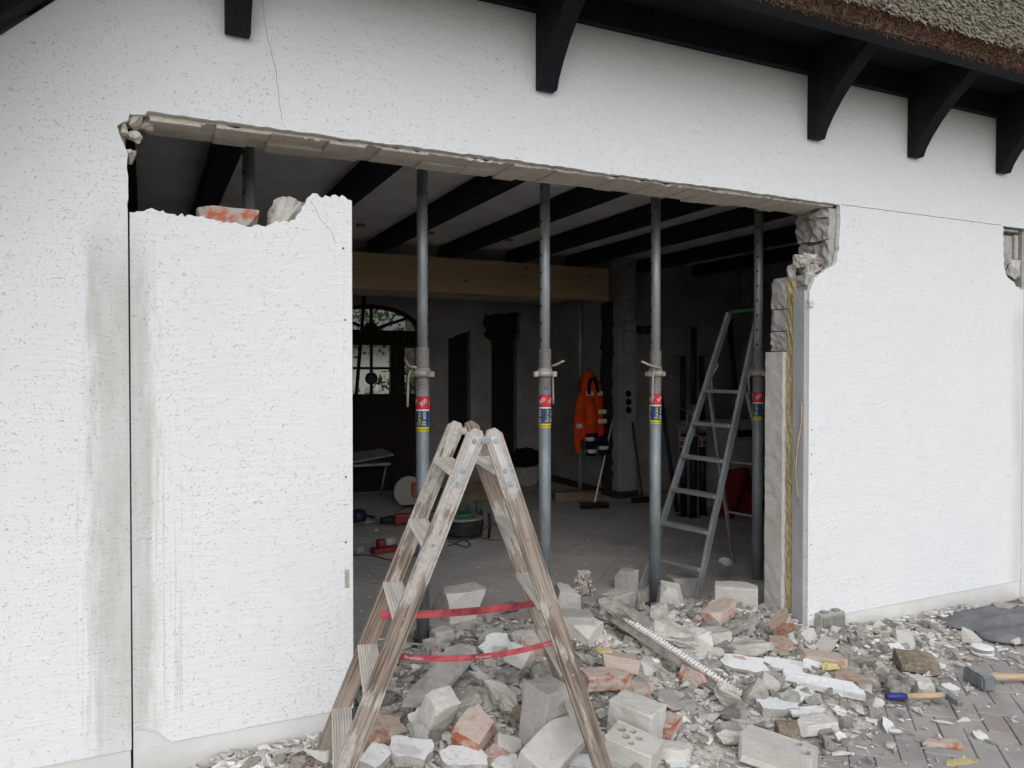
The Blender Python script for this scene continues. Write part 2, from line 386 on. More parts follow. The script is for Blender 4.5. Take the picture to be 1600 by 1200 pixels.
BLACK = make_wood('black_stained_timber', (.006, .007, .010), (.013, .014, .018), 0, 1, 0, .0)
BLACKX = make_wood('black_stained_beam', (.010, .011, .015), (.020, .022, .028), 0, 1, 0, .0, along=1)

def make_zinc(name, c, rough=.42, metal=.75):
    g = NG(name, rough, .5, metal); v = g.objc(); a = g.noise(g.sc(v, 14, 14, 5), 1.0, 5, .6); b = g.noise(v, 45, 5, .7)
    col = g.mix(g.ramp(a, .3, .7), tuple(k * .7 for k in c), c); col = g.mix(g.m('MULTIPLY', g.ramp(b, .60, .72), .7), col, (.55, .54, .5))
    g.color(col); g.set(g.b.inputs['Roughness'], g.ramp(b, .3, .7, rough - .08, rough + .2)); g.bump(b, .08, .002); return g.mat
ZINC = make_zinc('galvanised_steel', (.43, .46, .475), .45, .45); ZINCO = make_zinc('dull_outer_tube', (.28, .315, .335), .55, .4); ZINCD = make_zinc('darker_galvanised_steel', (.27, .33, .37))
NUT = make_zinc('cast_collar', (.50, .47, .41), .6, .3); THREAD = make_zinc('dull_thread', (.30, .29, .27), .6, .35); ALU = make_zinc('used_aluminium', (.50, .52, .53), .45, .7)
STEEL = make_zinc('hammer_steel', (.34, .38, .41), .4, .7)
HOLE = flat('hole_black', (.004, .004, .004), .9, .05)
L_RED = flat('label_red', (.55, .03, .04), .5, .4, var=.1); L_BLUE = flat('label_blue', (.02, .06, .16), .5, .4, var=.1)
L_YEL = flat('label_yellow', (.72, .60, .03), .5, .4, var=.1); L_WHITE = flat('label_white', (.8, .8, .78), .5, .4, var=.06)
INK = flat('label_ink', (.02, .02, .02), .5)
STRAP = flat('red_webbing', (.44, .09, .105), .85, .1, var=.25, scale=18)
CEIL = flat('ceiling_paint', (.88, .865, .83), .9, .1, var=.06, scale=3, bump=.05)
INWALL = make_masonry('stripped_inner_wall', (.36, .345, .33), (.50, .485, .465), 2.5, .4, (.14, .13, .12), .35, world=True)
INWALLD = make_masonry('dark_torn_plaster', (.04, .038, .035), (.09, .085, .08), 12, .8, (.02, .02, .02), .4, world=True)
TEAL = flat('doorway_dark_teal', (.012, .022, .024), .6, .3)
DOORW = make_wood('dark_door_wood', (.016, .011, .009), (.035, .026, .020), 0, 1, 0, 0)
FOAM = make_masonry('yellow_mounting_foam', (.52, .43, .24), (.66, .57, .36), 22, 1.0, (.30, .20, .08), .6, world=True)
YFOAM = make_masonry('yellow_foam_scrap', (.72, .58, .26), (.80, .70, .42), 22, .9, (.5, .35, .1), .4)
BOARD = flat('grey_reveal_board', (.46, .47, .48), .6, .3, var=.05, scale=4, bump=.03)
PEEL = flat('peeled_sealant', (.52, .37, .23), .6, .3, var=.2)
SKIRT = flat('red_brown_tile', (.36, .24, .20), .5, .4, var=.12)
GREYPL = flat('grey_plastic', (.40, .40, .365), .5, .4, var=.06); GREYPD = flat('dark_grey_plastic', (.27, .27, .245), .5, .4, var=.06)
WHITEPL = flat('white_plastic', (.82, .82, .81), .35, .5, var=.03)
BLKPL = flat('black_plastic', (.018, .018, .02), .5, .4); REDPL = flat('red_plastic', (.24, .03, .028), .45, .4, var=.15)
GRNPL = flat('green_plastic', (.04, .17, .09), .45, .4, var=.12); ORPL = flat('orange_plastic', (.55, .13, .05), .5, .4)
YELPL = flat('yellow_plastic', (.55, .47, .05), .5, .4); BLUEPL = flat('blue_grip', (.025, .03, .20), .45, .45, var=.08)
NAVYP = flat('navy_painted_steel', (.012, .02, .035), .5, .4, var=.1)
RUBBER = flat('cable_rubber', (.06, .06, .065), .6, .3); REDCAB = flat('red_cable', (.30, .05, .06), .6, .3)
def cloth(name, c, scale=14):
    g = NG(name, .95, .1); v = g.objc(); a = g.noise(v, scale, 5); b = g.noise(v, 220, 2)
    g.color(g.mix(g.ramp(a, .3, .7), tuple(k * .75 for k in c), c)); g.bump(g.m('ADD', a, g.m('MULTIPLY', b, .5)), .3, .006); return g.mat
ORANGE = cloth('orange_hi_vis_fabric', (.86, .095, .02)); NAVY = cloth('navy_fabric', (.012, .016, .035)); REFL = flat('reflective_tape', (.72, .72, .70), .4, .5, var=.06)
GREYCL = cloth('grey_cloth', (.21, .21, .215), 9); BLKCL = cloth('black_fabric', (.012, .013, .017)); REDCL = cloth('dark_red_sheet', (.22, .025, .035))
THATCH = make_masonry('weathered_reed', (.44, .405, .32), (.68, .64, .54), 20, .5, (.16, .145, .11), .3, isl=.75); THATCHB = make_masonry('brown_reed_butts', (.24, .125, .08), (.40, .23, .16), 30, .5, (.09, .045, .03), .3, isl=.9)
GREEN = flat('leaf_green', (.07, .11, .03), .7, .3, var=.3); BARK = flat('bark', (.16, .13, .10), .95, .1, var=.25, scale=8)
ROOFT = flat('neighbour_roof', (.17, .165, .16), .9, .1); REDBD = flat('red_bargeboard', (.33, .16, .12), .8, .2)
def make_glass():
    g = NG('window_glass'); t = g.n('BsdfTransparent', {0: (.92, .94, .93)}); gl = g.n('BsdfGlossy', {'Roughness': .02, 0: (1, 1, 1)}); fr = g.n('LayerWeight', {0: .2})
    mx = g.n('MixShader', {0: g.m('MULTIPLY', fr.outputs[0], .5), 1: t.outputs[0], 2: gl.outputs[0]}); g.nt.links.new(mx.outputs[0], g.out.inputs[0]); return g.mat
GLASS = make_glass()

# ================================================================ THE SETTING
def sheet(name, x0, y0, x1, y1, z, mat):
    mb = MB().add([(x0, y0, z), (x1, y0, z), (x1, y1, z), (x0, y1, z)], [(0, 1, 2, 3)]); return tag(mb.build(name, mat, fix=False), kind='structure')
sheet('ground', -150, -150, 150, 150, -.12, flat('earth', (.20, .185, .16), .95, .1, scale=2))

# brick paving in a 45 degree herringbone, each brick its own object
pave = MB().add([(-6, -6, -.052), (10, -6, -.052), (10, .0, -.052), (-6, .0, -.052)], [(0, 1, 2, 3)]).build('pavement', JOINT, fix=False); tag(pave, kind='structure')
PL, PW = .208, .104
pv_mb = MB().box(-PL / 2 + .0016, -PW / 2 + .0016, -.03, PL / 2 - .0016, PW / 2 - .0016, 0)
pv_me = pv_mb.mesh('paving_brick', PAVER)
bm = bmesh.new(); bm.from_mesh(pv_me); bmesh.ops.bevel(bm, geom=[e for e in bm.edges if (e.verts[0].co.z + e.verts[1].co.z) > -.01], offset=.004, segments=1, affect='EDGES'); bm.to_mesh(pv_me); bm.free()
rr = random.Random(5); spots = []
for i in range(-70, 71):
    for j in range(-70, 71):
        # each unit of the pattern: one lying brick and one standing brick
        for (dx, dy, a) in ((1.0, .5, 0), (3.5, 1.0, 90)):
            u = (i * 1 + j * 2 * 2 + dx); v = (i * 1 + dy - 0 * j)
            # herringbone lattice vectors (1,1) and (4,0) in brick widths
            x0, y0 = u * PW, v * PW
            X = 3.0 + (x0 - y0) * math.sqrt(.5); Y = -1.0 + (x0 + y0) * math.sqrt(.5)
            if -2.5 < X < 7.6 and -3.6 < Y < -.07:
                d = (Vector((X, Y, 0)) - CAM); z = d.dot(_f); s = d.dot(_r)
                spots.append((X, Y, a + 45, z, s))
def vis(q):
    X, Y, a, z, s = q
    if z < .8: return False
    px = 800 + FPX * s / z; py = 582 + FPX * 1.64 / z
    return -60 < px < 1660 and py < 1260
seen = [q for q in spots if vis(q)]; seen.sort(key=lambda q: q[3]); first = set(id(q) for q in seen[:300])
rest = MB()
for q in spots:
    X, Y, a, z, s = q; dz = -.04 + rr.uniform(-.003, .002); ra = R(a + rr.uniform(-.8, .8)); tx, ty = rr.uniform(-.014, .014), rr.uniform(-.014, .014)
    if id(q) in first: obj('paving_brick', pv_me, pave, (X, Y, dz), (tx, ty, ra))
    else:
        M = Matrix.Translation((X, Y, dz)) @ Matrix.Rotation(ra, 4, 'Z')
        rest.box(-PL / 2 + .003, -PW / 2 + .003, -.01, PL / 2 - .003, PW / 2 - .003, 0, M=M)
tag(rest.build('paving_bricks_beyond', PAVER, pave, fix=False), kind='stuff')

# indoor floor of square tiles laid diagonally
floor = MB().add([(-.7, .02, -.008), (7.7, .02, -.008), (7.7, 6.7, -.008), (-.7, 6.7, -.008)], [(0, 1, 2, 3)]).build('floor', GROUT, fix=False); tag(floor, kind='structure')
TS = .47; tl = MB().box(-TS / 2 + .002, -TS / 2 + .002, -.006, TS / 2 - .002, TS / 2 - .002, 0).mesh('floor_tile', TILE)
for i in range(-22, 23):
    for j in range(-22, 23):
        X = 3.0 + (i - j) * TS * math.sqrt(.5) + .03; Y = 3.0 + (i + j) * TS * math.sqrt(.5) + .1
        if -.6 < X < 7.5 and .42 < Y < 6.35: obj('floor_tile', tl, floor, (X, Y, 0), (rr.uniform(-.002, .002), rr.uniform(-.002, .002), R(45)))

# rooms
ceil = MB().add([(-.7, .31, 3.07), (7.7, .31, 3.07), (7.7, 5.06, 3.07), (-.7, 5.06, 3.07)], [(3, 2, 1, 0)]).build('ceiling', CEIL, fix=False); tag(ceil, kind='structure')
for x in (-.075, .51, 1.475, 2.36, 3.21, 4.07, 4.9, 5.93, 6.88):
    MB().box(-.075, .31, 2.92, .075, 5.0, 3.066).build('ceiling_beam', BLACKX, ceil, loc=(x, 0, 0), bevel=.006)
for (px, py) in ((563, 352), (672, 364), (795, 375)):
    p = onZ(px, py, 3.06); MB().cyl((0, 0, -.01), (0, 0, .008), .045, n=16).build('ceiling_spot', ZINCD, ceil, loc=p)
bc = MB().add([(-.7, 5.06, 2.62), (5.5, 5.06, 2.62), (5.5, 6.6, 2.62), (-.7, 6.6, 2.62)], [(3, 2, 1, 0)]).build('ceiling_rear', CEIL, fix=False); tag(bc, kind='structure')
tag(MB().box(-.8, 5.05, 2.62, 5.6, 5.09, 3.3).build('wall_above_beam', INWALL), kind='structure')
tag(MB().box(-.9, .31, -.1, -.7, 6.7, 3.3).build('wall_left', INWALL), kind='structure')
tag(MB().box(7.7, .31, -.1, 7.9, 6.7, 3.3).build('wall_right', INWALL), kind='structure')
rg = random.Random(8)
recess = tag(MB().box(5.72, 5.02, -.1, 7.7, 5.3, 3.3).build('wall_recess', INWALL), kind='structure')
pil = tag(MB().box(5.44, 4.74, -.1, 5.72, 6.6, 3.3).build('wall_partition', INWALL), kind='structure')
for k in range(9):       # bricks left standing in the torn wall end
    w = rg.uniform(.12, .2); zz = 1.72 + k * .135
    MB().box(5.60 - w / 2 + rg.uniform(0, .03), 4.70 - rg.uniform(0, .02), zz, 5.60 + w / 2, 4.745, zz + .12).build('brick', KSD, pil, bevel=.006)
poly = path([(4.86, .05), (4.84, 2.5)], rg, .08, .03) + path([(5.12, 2.5), (5.1, .05)], rg, .08, .03)
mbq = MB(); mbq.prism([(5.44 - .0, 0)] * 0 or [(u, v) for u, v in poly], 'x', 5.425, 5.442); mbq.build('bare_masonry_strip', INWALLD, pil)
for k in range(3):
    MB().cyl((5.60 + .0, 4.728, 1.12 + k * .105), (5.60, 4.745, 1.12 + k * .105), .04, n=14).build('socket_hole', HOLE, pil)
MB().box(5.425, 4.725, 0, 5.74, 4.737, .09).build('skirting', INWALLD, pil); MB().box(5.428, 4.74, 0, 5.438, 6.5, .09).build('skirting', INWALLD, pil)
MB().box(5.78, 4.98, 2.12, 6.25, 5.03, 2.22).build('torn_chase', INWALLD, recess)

# rear wall with the arched entrance and two torn doorways
DX = 2.79
arch = [(DX - .68, .0), (DX - .68, 2.16)] + [(DX - .68 + .68 * (1 - math.cos(math.pi * k / 16)), 2.16 + .35 * math.sin(math.pi * k / 16)) for k in range(1, 16)] + [(DX + .68, 2.16), (DX + .68, .0)]
d1 = [(3.86, .0)] + path([(3.86, 2.08), (4.02, 2.13), (4.19, 2.2)], rg, .05, .02) + [(4.20, .0)]
d2 = [(4.52, .0), (4.52, 2.05)] + path([(4.42, 2.1), (4.40, 2.42), (4.75, 2.45), (4.98, 2.5), (4.97, 2.1)], rg, .05, .025) + [(4.93, 2.05), (4.93, .0)]
outer = [(-.8, -.1), (5.5, -.1), (5.5, 3.3), (-.8, 3.3)]
wb_ = obj('wall_back', poly_mesh('wall_back', outer, [arch, d1, d2], 6.6, 6.8, INWALL)); tag(wb_, kind='structure')
MB().box(3.8, 6.72, 0, 4.26, 6.76, 2.4).build('dark_doorway_board', TEAL, wb_); MB().box(4.35, 6.72, 0, 5.05, 6.76, 2.6).build('dark_doorway_board', TEAL, wb_)  # dark boards added to stand for the unlit space beyond the doorways

# ================================================================ THE HOUSE WALL
rw = random.Random(21)
house = empty('house_wall', (3.0, .15, 0), 'white scratched plaster house wall with a broken-out opening under dark eaves', 'wall')
rake = lambda x: 2.86 + (x + .44) * .95
right_edge = path([(3.935, 2.639), (3.94, 2.5), (3.935, 2.36), (3.90, 2.27), (3.80, 2.215), (3.72, 2.175), (3.692, 2.10)], rw, .025, .008)
left_notch = path([(-.012, 2.24), (-.008, 2.47), (-.02, 2.50), (-.038, 2.545), (-.045, 2.575), (-.02, 2.595), (-.006, 2.60), (-.002, 2.625), (.055, 2.632), (.064, 2.648)], rw, .03, .004)
top_edge = path([(.064, 2.648), (.9, 2.644), (1.7, 2.648), (2.3, 2.641), (3.1, 2.645), (3.935, 2.639)], rw, .03, .0035)
ZP = .085
plaster = [(-1.7, ZP), (-.0105, ZP), (-.0095, 1.0), (-.010, 2.24)] + left_notch[1:-1] + top_edge[:-1] + right_edge + [(3.690, 1.5), (3.688, ZP), (5.799, ZP)]
plaster += path([(5.799, ZP), (5.80, .35)], rw, .04, .004)[1:] + [(5.80, 2.2)]
hole_r = path([(5.76, 2.2), (5.70, 2.235), (5.62, 2.275), (5.585, 2.33), (5.565, 2.42), (5.557, 2.56), (5.553, 2.642)], rw, .018, .011)
plaster += hole_r + [(6.0, 2.645), (6.3, 2.65), (8.3, 2.65), (8.3, 3.55), (.31, 3.55), (-1.7, rake(-1.7))]
def crack(pts, w, rnd):
    c = path(pts, rnd, .035, .005); k = len(c)
    return [(x - w / 2 * (1 - abs(2 * i / k - 1) ** 4 * .6), z) for i, (x, z) in enumerate(c)] + [(x + w / 2 * (1 - abs(2 * i / k - 1) ** 4 * .6), z) for i, (x, z) in reversed(list(enumerate(c)))]
p0, p1 = onY(408, -10), onY(441, 190)
ck = crack([(p0.x, p0.z), (onY(418, 60).x, onY(418, 60).z), (onY(432, 115).x, onY(432, 115).z), (p1.x, p1.z)], .0019, rw)
cz = path([(3.95, 2.6405), (4.7, 2.643), (5.54, 2.645)], rw, .06, .0015)
ckh = [(x, z - .0017) for x, z in cz] + [(x, z + .0022) for x, z in reversed(cz)]
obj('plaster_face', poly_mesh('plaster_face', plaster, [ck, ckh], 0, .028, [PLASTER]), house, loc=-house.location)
def hpart(mb, name, mat, bevel=0): return wpart(mb, name, mat, house, bevel)
hpart(MB().box(-1.7, .005, -.15, -.0135, .03, ZP - .003), 'plinth', PLINTH); hpart(MB().box(3.69, .005, -.15, 5.80, .03, ZP - .003), 'plinth', PLINTH)
hpart(MB().prism([(-1.7, -.15), (-.02, -.15), (-.02, 2.656), (8.3, 2.656), (8.3, 3.5), (.25, 3.5), (-1.7, 1.68)], 'y', .031, .312), 'wall_core', KSD)
hpart(MB().prism([(3.702, -.15), (5.815, -.15), (5.815, 2.19), (5.53, 2.19), (5.53, 2.653), (3.95, 2.653), (3.95, 2.14), (3.702, 2.14)], 'y', .031, .312), 'wall_core', KSD)
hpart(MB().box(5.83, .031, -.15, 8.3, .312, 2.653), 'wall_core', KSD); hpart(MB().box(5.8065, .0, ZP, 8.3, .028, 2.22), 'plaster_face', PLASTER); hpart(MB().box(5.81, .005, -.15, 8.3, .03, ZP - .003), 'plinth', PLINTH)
# corner bead and reveal of the right jamb, layer by layer
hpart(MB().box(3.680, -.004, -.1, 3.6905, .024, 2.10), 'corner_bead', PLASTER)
hpart(MB().box(3.668, .0245, -.1, 3.70, .112, 2.10), 'reveal_board', BOARD)
def rough_slab(x0, x1, y0, y1, z0, z1, ny, nz, amp, seed):
    """upright slab whose -x face is rough"""
    mb = MB(); vs = []; rs = random.Random(seed)
    for k in range(nz + 1):
        for i in range(ny + 1):
            edge = i in (0, ny); vs.append((x0 + rs.uniform(-amp, amp), y0 + (y1 - y0) * i / ny + (rs.uniform(-amp, amp) * .5 if edge else 0), z0 + (z1 - z0) * k / nz))
    fs = [(k * (ny + 1) + i, k * (ny + 1) + i + 1, (k + 1) * (ny + 1) + i + 1, (k + 1) * (ny + 1) + i) for k in range(nz) for i in range(ny)]
    mb.add(vs, fs); n = ny + 1
    b = [(x1, y0, z0), (x1, y1, z0), (x1, y1, z1), (x1, y0, z1)]; mb.add(b, [(0, 1, 2, 3)])
    for ring in ([vs[k * n] for k in range(nz + 1)] + [b[3], b[0]], [vs[k * n + ny] for k in range(nz + 1)] + [b[2], b[1]], vs[:n] + [b[1], b[0]], vs[-n:] + [b[2], b[3]]):
        mb.add(ring, [tuple(range(len(ring)))])
    return mb
hpart(rough_slab(3.676, 3.70, .112, .178, -.02, 2.17, 5, 70, .007, 3), 'foam_seam', FOAM)
zz = [1.735, 1.86, 2.0, 2.175]
for a, b in zip(zz[:-1], zz[1:]): hpart(rough_slab(3.672, 3.70, .180, .300, a + .003, b - .003, 4, 5, .006, int(a * 100)), 'block', KSD)
hpart(rough_slab(3.648, 3.70, .178, .325, .09, 1.73, 3, 40, .0025, 12), 'inner_plaster_edge', KS)
hpart(MB().box(3.640, .19, 0, 3.70, .335, .088), 'skirting_tile', SKIRT, .003)
mp = MB(); pts = [(3.662, .034, 1.42), (3.650, .040, 1.45), (3.648, .060, 1.452), (3.655, .095, 1.44), (3.660, .105, 1.40)]
mp.tube([(3.66, .034, 1.42), (3.655, .03, 1.3), (3.645, .05, 1.15), (3.64, .062, 1.0), (3.652, .055, .86), (3.662, .05, .78)], [.004, .006, .005, .0045, .004, .002], 5)
hpart(mp, 'peeled_sealant_strip', PEEL)
# ---------------------------------------------------------------- broken shapes
def bm_cut(bm, co, no):
    r = bmesh.ops.bisect_plane(bm, geom=bm.verts[:] + bm.edges[:] + bm.faces[:], dist=1e-5, plane_co=co, plane_no=no, clear_outer=True)
    ed = [e for e in bm.edges if e.is_boundary]
    if ed: bmesh.ops.edgenet_fill(bm, edges=ed)
def bm_rough(bm, cuts, amp, scale, seed, zmin=None):
    bmesh.ops.triangulate(bm, faces=[f for f in bm.faces if len(f.verts) > 4])
    if cuts: bmesh.ops.subdivide_edges(bm, edges=bm.edges[:], cuts=cuts, use_grid_fill=True)
    bm.normal_update(); off = Vector((seed * 3.17, seed * 1.31, seed * 7.7))
    mv = []
    for v in bm.verts:
        k = noise.fractal(v.co * scale + off, 1.0, 2.0, 3)
        j = noise.noise_vector(v.co * scale * 2.3 + off)
        mv.append((v, v.normal * (k * amp) + j * (amp * .5)))
    for v, d in mv: v.co += d
def bm_done(bm, name, mats, mfun=None):
    bmesh.ops.recalc_face_normals(bm, faces=bm.faces)
    me = bpy.data.meshes.new(name)
    if mfun:
        bm.normal_update()
        for f in bm.faces: f.material_index = mfun(f)
    bm.to_mesh(me); bm.free()
    for m in (mats if isinstance(mats, (list, tuple)) else [mats]): me.materials.append(m)
    return me
def block_mesh(name, L, W, H, mat, seed, chips=2, big=0.0, bev=.007, cuts=4, amp=.003, mats=None):
    """a masonry unit with worn arrises, chipped corners and maybe a broken end"""
    rs = random.Random(seed); bm = bmesh.new(); bmesh.ops.create_cube(bm, size=1)
    for v in bm.verts: v.co = Vector((v.co.x * L, v.co.y * W, v.co.z * H + H / 2))
    bmesh.ops.bevel(bm, geom=bm.edges[:], offset=bev * .6, segments=2, affect='EDGES', profile=.6)
    for k in range(chips + 1):
        sx, sy, szz = rs.choice((-1, 1)), rs.choice((-1, 1)), rs.choice((-1, 1, 1)); c = Vector((sx * L / 2, sy * W / 2, H / 2 + szz * H / 2))
        n = Vector((sx * rs.uniform(.3, 1), sy * rs.uniform(.3, 1), szz * rs.uniform(.3, 1))).normalized(); bm_cut(bm, c - n * rs.uniform(.012, .045), n)
    if big:
        n = Vector((1, rs.uniform(-.5, .5), rs.uniform(-.45, .45))).normalized(); bm_cut(bm, Vector((L / 2 - big, 0, H / 2)), n)
    bm_rough(bm, cuts, amp, 38, seed)
    return bm_done(bm, name, mats or mat)
def lump_mesh(name, L, W, H, mat, seed, cuts=4, amp=.012, n=12, mats=None, mfun=None, pw=.6):
    rs = random.Random(seed); bm = bmesh.new()
    for k in range(n):
        v = Vector((rs.uniform(-1, 1), rs.uniform(-1, 1), rs.uniform(-1, 1))); m = max(abs(v.x), abs(v.y), abs(v.z)); v = v / (m * (1 - pw) + v.length * pw)
        bm.verts.new((v.x * L / 2, v.y * W / 2, v.z * H / 2 + H / 2))
    r = bmesh.ops.convex_hull(bm, input=bm.verts[:])
    bmesh.ops.delete(bm, geom=[v for v in bm.verts if not v.link_faces], context='VERTS')
    bmesh.ops.dissolve_limit(bm, angle_limit=R(12), verts=bm.verts[:], edges=bm.edges[:])
    if cuts or amp: bm_rough(bm, cuts, amp, 18 if L > .5 else 30, seed)
    return bm_done(bm, name, mats or mat, mfun)
def slab_mesh(name, L, W, T, seed, mats, n=15, jit=.3, cuts=1, amp=.003, rect=.75, under=.03):
    """broken plate: its top is one material, its sides and underside another"""
    rs = random.Random(seed); pts = []
    for k in range(n):
        t = 2 * math.pi * (k + rs.uniform(-.3, .3)) / n; c, s = math.cos(t), math.sin(t); m = max(abs(c), abs(s))
        rad = (1 / m) * rect + (1 - rect); rad *= 1 - rs.uniform(0, jit); pts.append((c * rad * L / 2, s * rad * W / 2))
    bm = bmesh.new(); top = [bm.verts.new((x, y, T)) for x, y in pts]
    mid = [bm.verts.new((x * (1 + rs.uniform(-under, under)), y * (1 + rs.uniform(-under, under)), T * .45)) for x, y in pts]
    bot = [bm.verts.new((x * (1 + rs.uniform(-.16, 0)), y * (1 + rs.uniform(-.16, 0)), rs.uniform(0, T * .25))) for x, y in pts]
    bm.faces.new(top); bm.faces.new(bot[::-1])
    for i in range(n):
        j = (i + 1) % n; bm.faces.new((mid[i], mid[j], top[j], top[i])); bm.faces.new((bot[i], bot[j], mid[j], mid[i]))
    bmesh.ops.triangulate(bm, faces=[f for f in bm.faces if len(f.verts) > 4]); bm_rough(bm, cuts, amp, 25, seed)
    return bm_done(bm, name, mats, lambda f: 0 if f.normal.z > .8 else 1)
def holed_block_mesh(name, L, W, H, holes, mat, seed):
    """block with round hand holes from above (each a real bore)"""
    def circ(cx, cy, r): return [(cx + r * math.cos(2 * math.pi * k / 12), cy + r * math.sin(2 * math.pi * k / 12)) for k in range(12)]
    rs = random.Random(seed); b = .012
    o = [(-L / 2 + b, -W / 2), (L / 2 - b, -W / 2), (L / 2, -W / 2 + b), (L / 2, W / 2 - b), (L / 2 - b, W / 2), (-L / 2 + b, W / 2), (-L / 2, W / 2 - b), (-L / 2, -W / 2 + b)]
    me = poly_mesh(name, o, [circ(x, y, r) for x, y, r in holes], 0, H * .75, mat)
    bm = bmesh.new(); bm.from_mesh(me)
    for v in bm.verts: x, y, z = v.co; v.co = Vector((x, z, H - y))
    low = MB().prism([(x, y) for x, y in o], 'z', 0, H * .25 - .0005); n0 = len(bm.verts)
    vs = [bm.verts.new(v) for v in low.v]
    for f in low.f: bm.faces.new([vs[i] for i in f])
    for v in bm.verts:
        if abs(v.co.x) > L * .45 or abs(v.co.y) > W * .45: v.co += Vector((rs.uniform(-.004, .004), rs.uniform(-.004, .004), rs.uniform(-.006, .001)))
    bmesh.ops.recalc_face_normals(bm, faces=bm.faces); bm.to_mesh(me); bm.free(); return me

# ---------------------------------------------------------------- masonry laid bare round the opening
xs = .07; k = 0
while xs < 3.86:      # underside of the lintel: two rows of stretchers on the left, headers further right
    if xs < 1.55:
        L = rw.uniform(.21, .26)
        for (ya, yb) in ((.032, .152), (.157, .270 + rw.uniform(0, .03))):
            hpart(MB().box(xs, ya, 2.630 + rw.uniform(-.012, .006), xs + L - .006 - (rw.uniform(.03, .08) if rw.random() < .25 else 0), yb - (rw.uniform(.01, .04) if rw.random() < .4 else 0), 2.66), 'lintel_brick', LINTEL, .006)
    else:
        L = rw.uniform(.115, .13)
        hpart(MB().box(xs, .034, 2.631 + rw.uniform(-.005, .005), xs + L - .005, .315 + rw.uniform(-.04, .015), 2.66), 'lintel_brick', LINTEL, .006)
    xs += L
hpart(MB().box(.06, .033, 2.6395, 3.88, .30, 2.655), 'lintel_mortar', LINTEL)
mrow = MB()
for i in range(70):      # mortar bead and lumps left hanging along the saw cut
    x = .1 + i * .0545 + rw.uniform(-.02, .02); w = rw.uniform(.02, .06); hgt = rw.uniform(.004, .014)
    if x > 3.85 or rw.random() < .25: continue
    mrow.add([(x - w, .030, 2.641), (x + w, .030, 2.641), (x + w * .6, .05, 2.640 - hgt), (x - w * .5, .045, 2.640 - hgt), (x, .03, 2.636 - hgt)], [(0, 1, 2, 3), (0, 4, 1), (1, 4, 2), (2, 4, 3), (3, 4, 0)])
tag(hpart(mrow, 'mortar_bead', LINTEL), kind='stuff')
# left top corner: broken bits
for q, (px, py, y, s) in enumerate(((212, 192, .05, .07), (224, 190, .1, .08), (207, 215, .06, .06), (205, 245, .05, .05), (199, 205, .02, .05))):
    p = onY(px, py, y); o = obj('broken_masonry', lump_mesh('broken_masonry', s * 1.1, .1, s, LINTEL, 40 + q, 2, .008), house, p - house.location - Vector((0, 0, s / 2)))
# right top corner: torn blocks and the rubble left on the jamb
def hl(name, px, py, y, L, W, H, mat, seed, rot=(0, 0, 0), amp=.012):
    p = onY(px, py, y); return obj(name, lump_mesh(name, L, W, H, mat, seed, 3, amp, 14, pw=.35), house, p - house.location - Vector((0, 0, H / 2)), rot)
tj = random.Random(77)
for k in range(4):       # webs of the torn hollow block, standing side by side
    hpart(rough_slab(3.885 + .012 * k, 3.96, .036 + k * .072, .036 + k * .072 + .060, 2.20, 2.42 + tj.uniform(-.02, .03), 3, 10, .012, 60 + k), 'torn_block_web', KSD)
hpart(rough_slab(3.88, 3.96, .034, .18, 2.43, 2.62, 5, 7, .014, 71), 'torn_block', KSD); hpart(rough_slab(3.90, 3.97, .185, .315, 2.44, 2.625, 5, 7, .014, 72), 'torn_block', KSD)
hl('broken_masonry', 1283, 335, .10, .12, .14, .06, KSD, 81); hl('broken_masonry', 1262, 333, .28, .08, .1, .05, LINTEL, 82)
for q, (px, py, y, L, W, H, m) in enumerate(((1248, 408, .2, .09, .10, .10, KS), (1263, 402, .12, .10, .10, .09, KS), (1278, 405, .08, .10, .12, .08, KSD), (1290, 398, .10, .10, .10, .12, KSD), (1238, 420, .25, .08, .08, .05, KSD), (1255, 422, .16, .14, .12, .05, KS), (1272, 425, .06, .12, .08, .05, KS), (1262, 445, .03, .07, .04, .10, KS))):
    hl('broken_masonry', px, py, y, L, W, H, m, 90 + q, (q * .5, q * .9, q * 1.3))
hl('red_brick_piece', 1267, 408, .045, .045, .04, .035, BRICK, 110, (.4, .2, .3), .003)
hpart(rough_slab(3.69, 3.95, .034, .31, 2.135, 2.20, 6, 2, .01, 73), 'torn_ledge', KSD)
# hole beside the right-hand saw cut, a block showing inside it
hl('broken_masonry', 1573, 410, .06, .10, .08, .16, KSD, 123); hl('broken_masonry', 1580, 428, .05, .16, .08, .08, KSD, 124)
for (x0, z0, x1, z1, y) in ((5.56, 2.43, 5.598, 2.605, .040), (5.618, 2.42, 5.738, 2.59, .045), (5.758, 2.41, 5.80, 2.60, .038), (5.56, 2.618, 5.80, 2.64, .036)):
    hpart(MB().box(x0, y, z0, x1, y + .05, z1), 'block', KSD, .006)
hpart(MB().box(5.53, .115, 2.19, 5.83, .312, 2.655), 'mortar_bed', MORTAR); hl('broken_masonry', 1586, 418, .05, .12, .05, .14, KS, 121); hl('broken_masonry', 1590, 385, .07, .10, .05, .08, MORTAR, 122)
for (x, z) in ((3.71, 1.25), (3.71, 1.1), (3.708, .98), (3.71, .55), (3.712, .115)):
    hpart(MB().cyl((x, -.0015, z), (x, .004, z), .004, n=8), 'screw_hole', HOLE)

